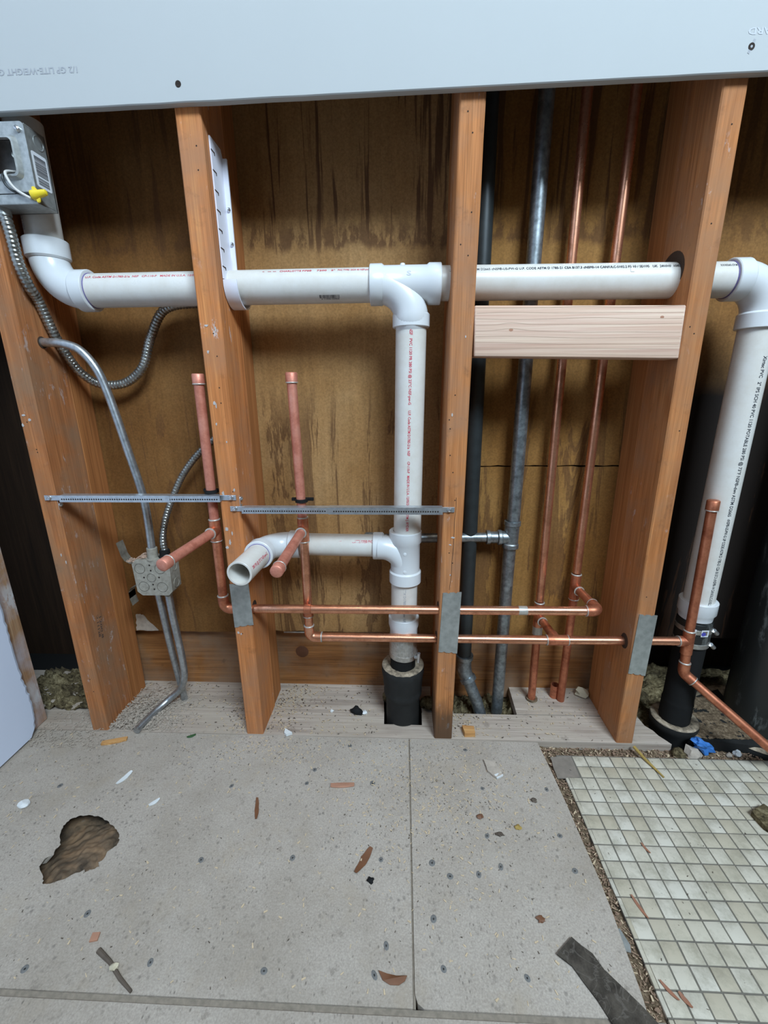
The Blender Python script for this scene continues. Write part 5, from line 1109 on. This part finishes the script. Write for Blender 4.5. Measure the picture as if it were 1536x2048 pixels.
for i, (x, y, m_, lab) in enumerate(((0.569, -0.135, 'bark', 'dark seed tuft near the mosaic gap'), (0.525, -0.315, 'leaf', 'dark brown leaf scrap above the felt strip'), (0.467, -0.169, 'leaf', 'small dark red leaf on the right board'), (0.494, -0.198, 'bark', 'spiky dark tuft in the middle of the right board'), (0.528, -0.186, 'straw', 'orange chip on the right board'), (0.284, -0.274, 'rubber', 'black crumb below the narrow brown leaf'))):
    bm = B(); lump(bm, (x, y, ZF+0.002), (0.0055, 0.004, 0.0026), i+20.0, 2, 0.9); single('floor_scrap', bm, m_, lab, 'scrap', (x, y, ZF), 'small scraps on the right board')
# scattered shavings and crumbs
def scatter(n, fn, seed, smin, smax, flat=0.35, zf=None):
    r_ = random.Random(seed); bm = B()
    for _ in range(n):
        x, y, z = fn(r_); L = r_.uniform(smin, smax); W = L*r_.uniform(0.18, 0.5); T = max(0.00025, W*flat)
        a = r_.uniform(0, PI); ca, sa = math.cos(a), math.sin(a); bz = r_.uniform(-0.3, 0.6)*L*0.3
        def P(u, v, w_): return (x+u*ca-v*sa, y+u*sa+v*ca, z+w_+bz*(u/L+0.5))
        hexa(bm, [P(-L/2, -W/2, 0), P(L/2, -W/3, 0), P(L/2, W/3, 0), P(-L/2, W/2, 0), P(-L/2, -W/2, T), P(L/2, -W/3, T), P(L/2, W/3, T), P(-L/2, W/2, T)])
    return bm
def on_board(r_):
    while True:
        k = r_.random()
        if k < 0.45: x = r_.gauss(0.40, 0.10); y = r_.gauss(-0.13, 0.07)
        elif k < 0.6: x = r_.gauss(0.06, 0.09); y = r_.gauss(-0.03, 0.03)
        else: x = r_.uniform(-0.44, 0.61); y = r_.uniform(-0.40, -0.005)
        if -0.45 < x < 0.612 and -0.405 < y < -0.004 and not (-0.25 < x < -0.13 and -0.30 < y < -0.18): return x, y, ZF
def on_plank(r_):
    while True:
        x = r_.choice((r_.uniform(-0.30, -0.01), r_.uniform(0.04, 0.28), r_.uniform(0.44, 0.76), r_.gauss(0.45, 0.04), r_.gauss(0.06, 0.03), r_.gauss(-0.02, 0.02))); y = r_.uniform(0.002, 0.16)
        if -0.30 < x < -0.004 or 0.037 < x < 0.288 or (0.44 < x < 0.77 and (y < 0.07 or x > 0.61)): return x, y, 0.0012
def in_gap(r_):
    if r_.random() < 0.5: return r_.uniform(0.617, 0.645), r_.uniform(-0.41, -0.005), -0.011
    return r_.uniform(0.62, 1.06), r_.uniform(-0.028, -0.002), -0.014
def on_tile(r_): return r_.uniform(0.65, 1.05), r_.uniform(-0.44, -0.03), -0.0077
single('wood_shavings', scatter(1700, on_board, 1, 0.0012, 0.0055), 'shaving', 'pale wood shavings scattered over the backer boards', 'wood shavings', kind='stuff')
single('wood_shavings', scatter(900, on_plank, 2, 0.0015, 0.0060), 'shaving', 'sawdust and shavings on the planks between the studs', 'wood shavings', kind='stuff')
single('wood_shavings', scatter(1300, in_gap, 3, 0.0015, 0.006), 'gapchip', 'brown chips filling the gap around the mosaic', 'wood chips', kind='stuff')
single('wood_shavings', scatter(350, in_gap, 7, 0.0015, 0.006), 'shaving', 'pale chips filling the gap around the mosaic', 'wood chips', kind='stuff')
single('dirt_crumbs', scatter(1100, on_board, 4, 0.0007, 0.0030, 0.6), 'crumb', 'dark crumbs scattered over the backer boards', 'crumbs', kind='stuff')
single('dirt_crumbs', scatter(500, on_plank, 5, 0.001, 0.0045, 0.6), 'crumb', 'dark crumbs on the planks between the studs', 'crumbs', kind='stuff')
single('dirt_crumbs', scatter(110, on_tile, 6, 0.0008, 0.0030, 0.5), 'crumb', 'dark crumbs on the mosaic tiles', 'crumbs', kind='stuff')
def rubble(r_):
    x = r_.gauss(-0.255, 0.045); y = abs(r_.gauss(0.03, 0.05))
    return max(-0.46, min(-0.10, x)), min(y, 0.15), 0.001 + max(0, 0.012-abs(x+0.27)*0.15)*r_.random()
def rubble2(r_): return r_.uniform(-0.46, -0.30), r_.uniform(-0.05, 0.05), 0.001
bm = scatter(2600, rubble, 8, 0.001, 0.0062, 0.9); single('plaster_rubble', bm, 'plaster', 'crumbled plaster heaped around the forward bent conduit', 'rubble', kind='stuff')
bm = scatter(500, rubble2, 9, 0.001, 0.005, 0.9); single('plaster_rubble', bm, 'plaster', 'crumbled plaster at the foot of the corner stud', 'rubble', kind='stuff')
def boxdust(r_):
    x = r_.gauss(-0.2000, 0.0065); y = r_.uniform(0.046, 0.074)
    if r_.random() < 0.28: return r_.uniform(-0.2330, -0.2185), r_.uniform(0.048, 0.066), 0.3738+0.004*r_.random()
    return max(-0.2075, min(-0.1880, x)), y, 0.3838+0.005*r_.random()*max(0, 1-abs(x+0.2)/0.012)
single('sawdust_pile', scatter(520, boxdust, 12, 0.0008, 0.0042, 0.8), 'boxdust', 'pinkish sawdust heaped on top of the dusty steel box', 'sawdust', kind='stuff')
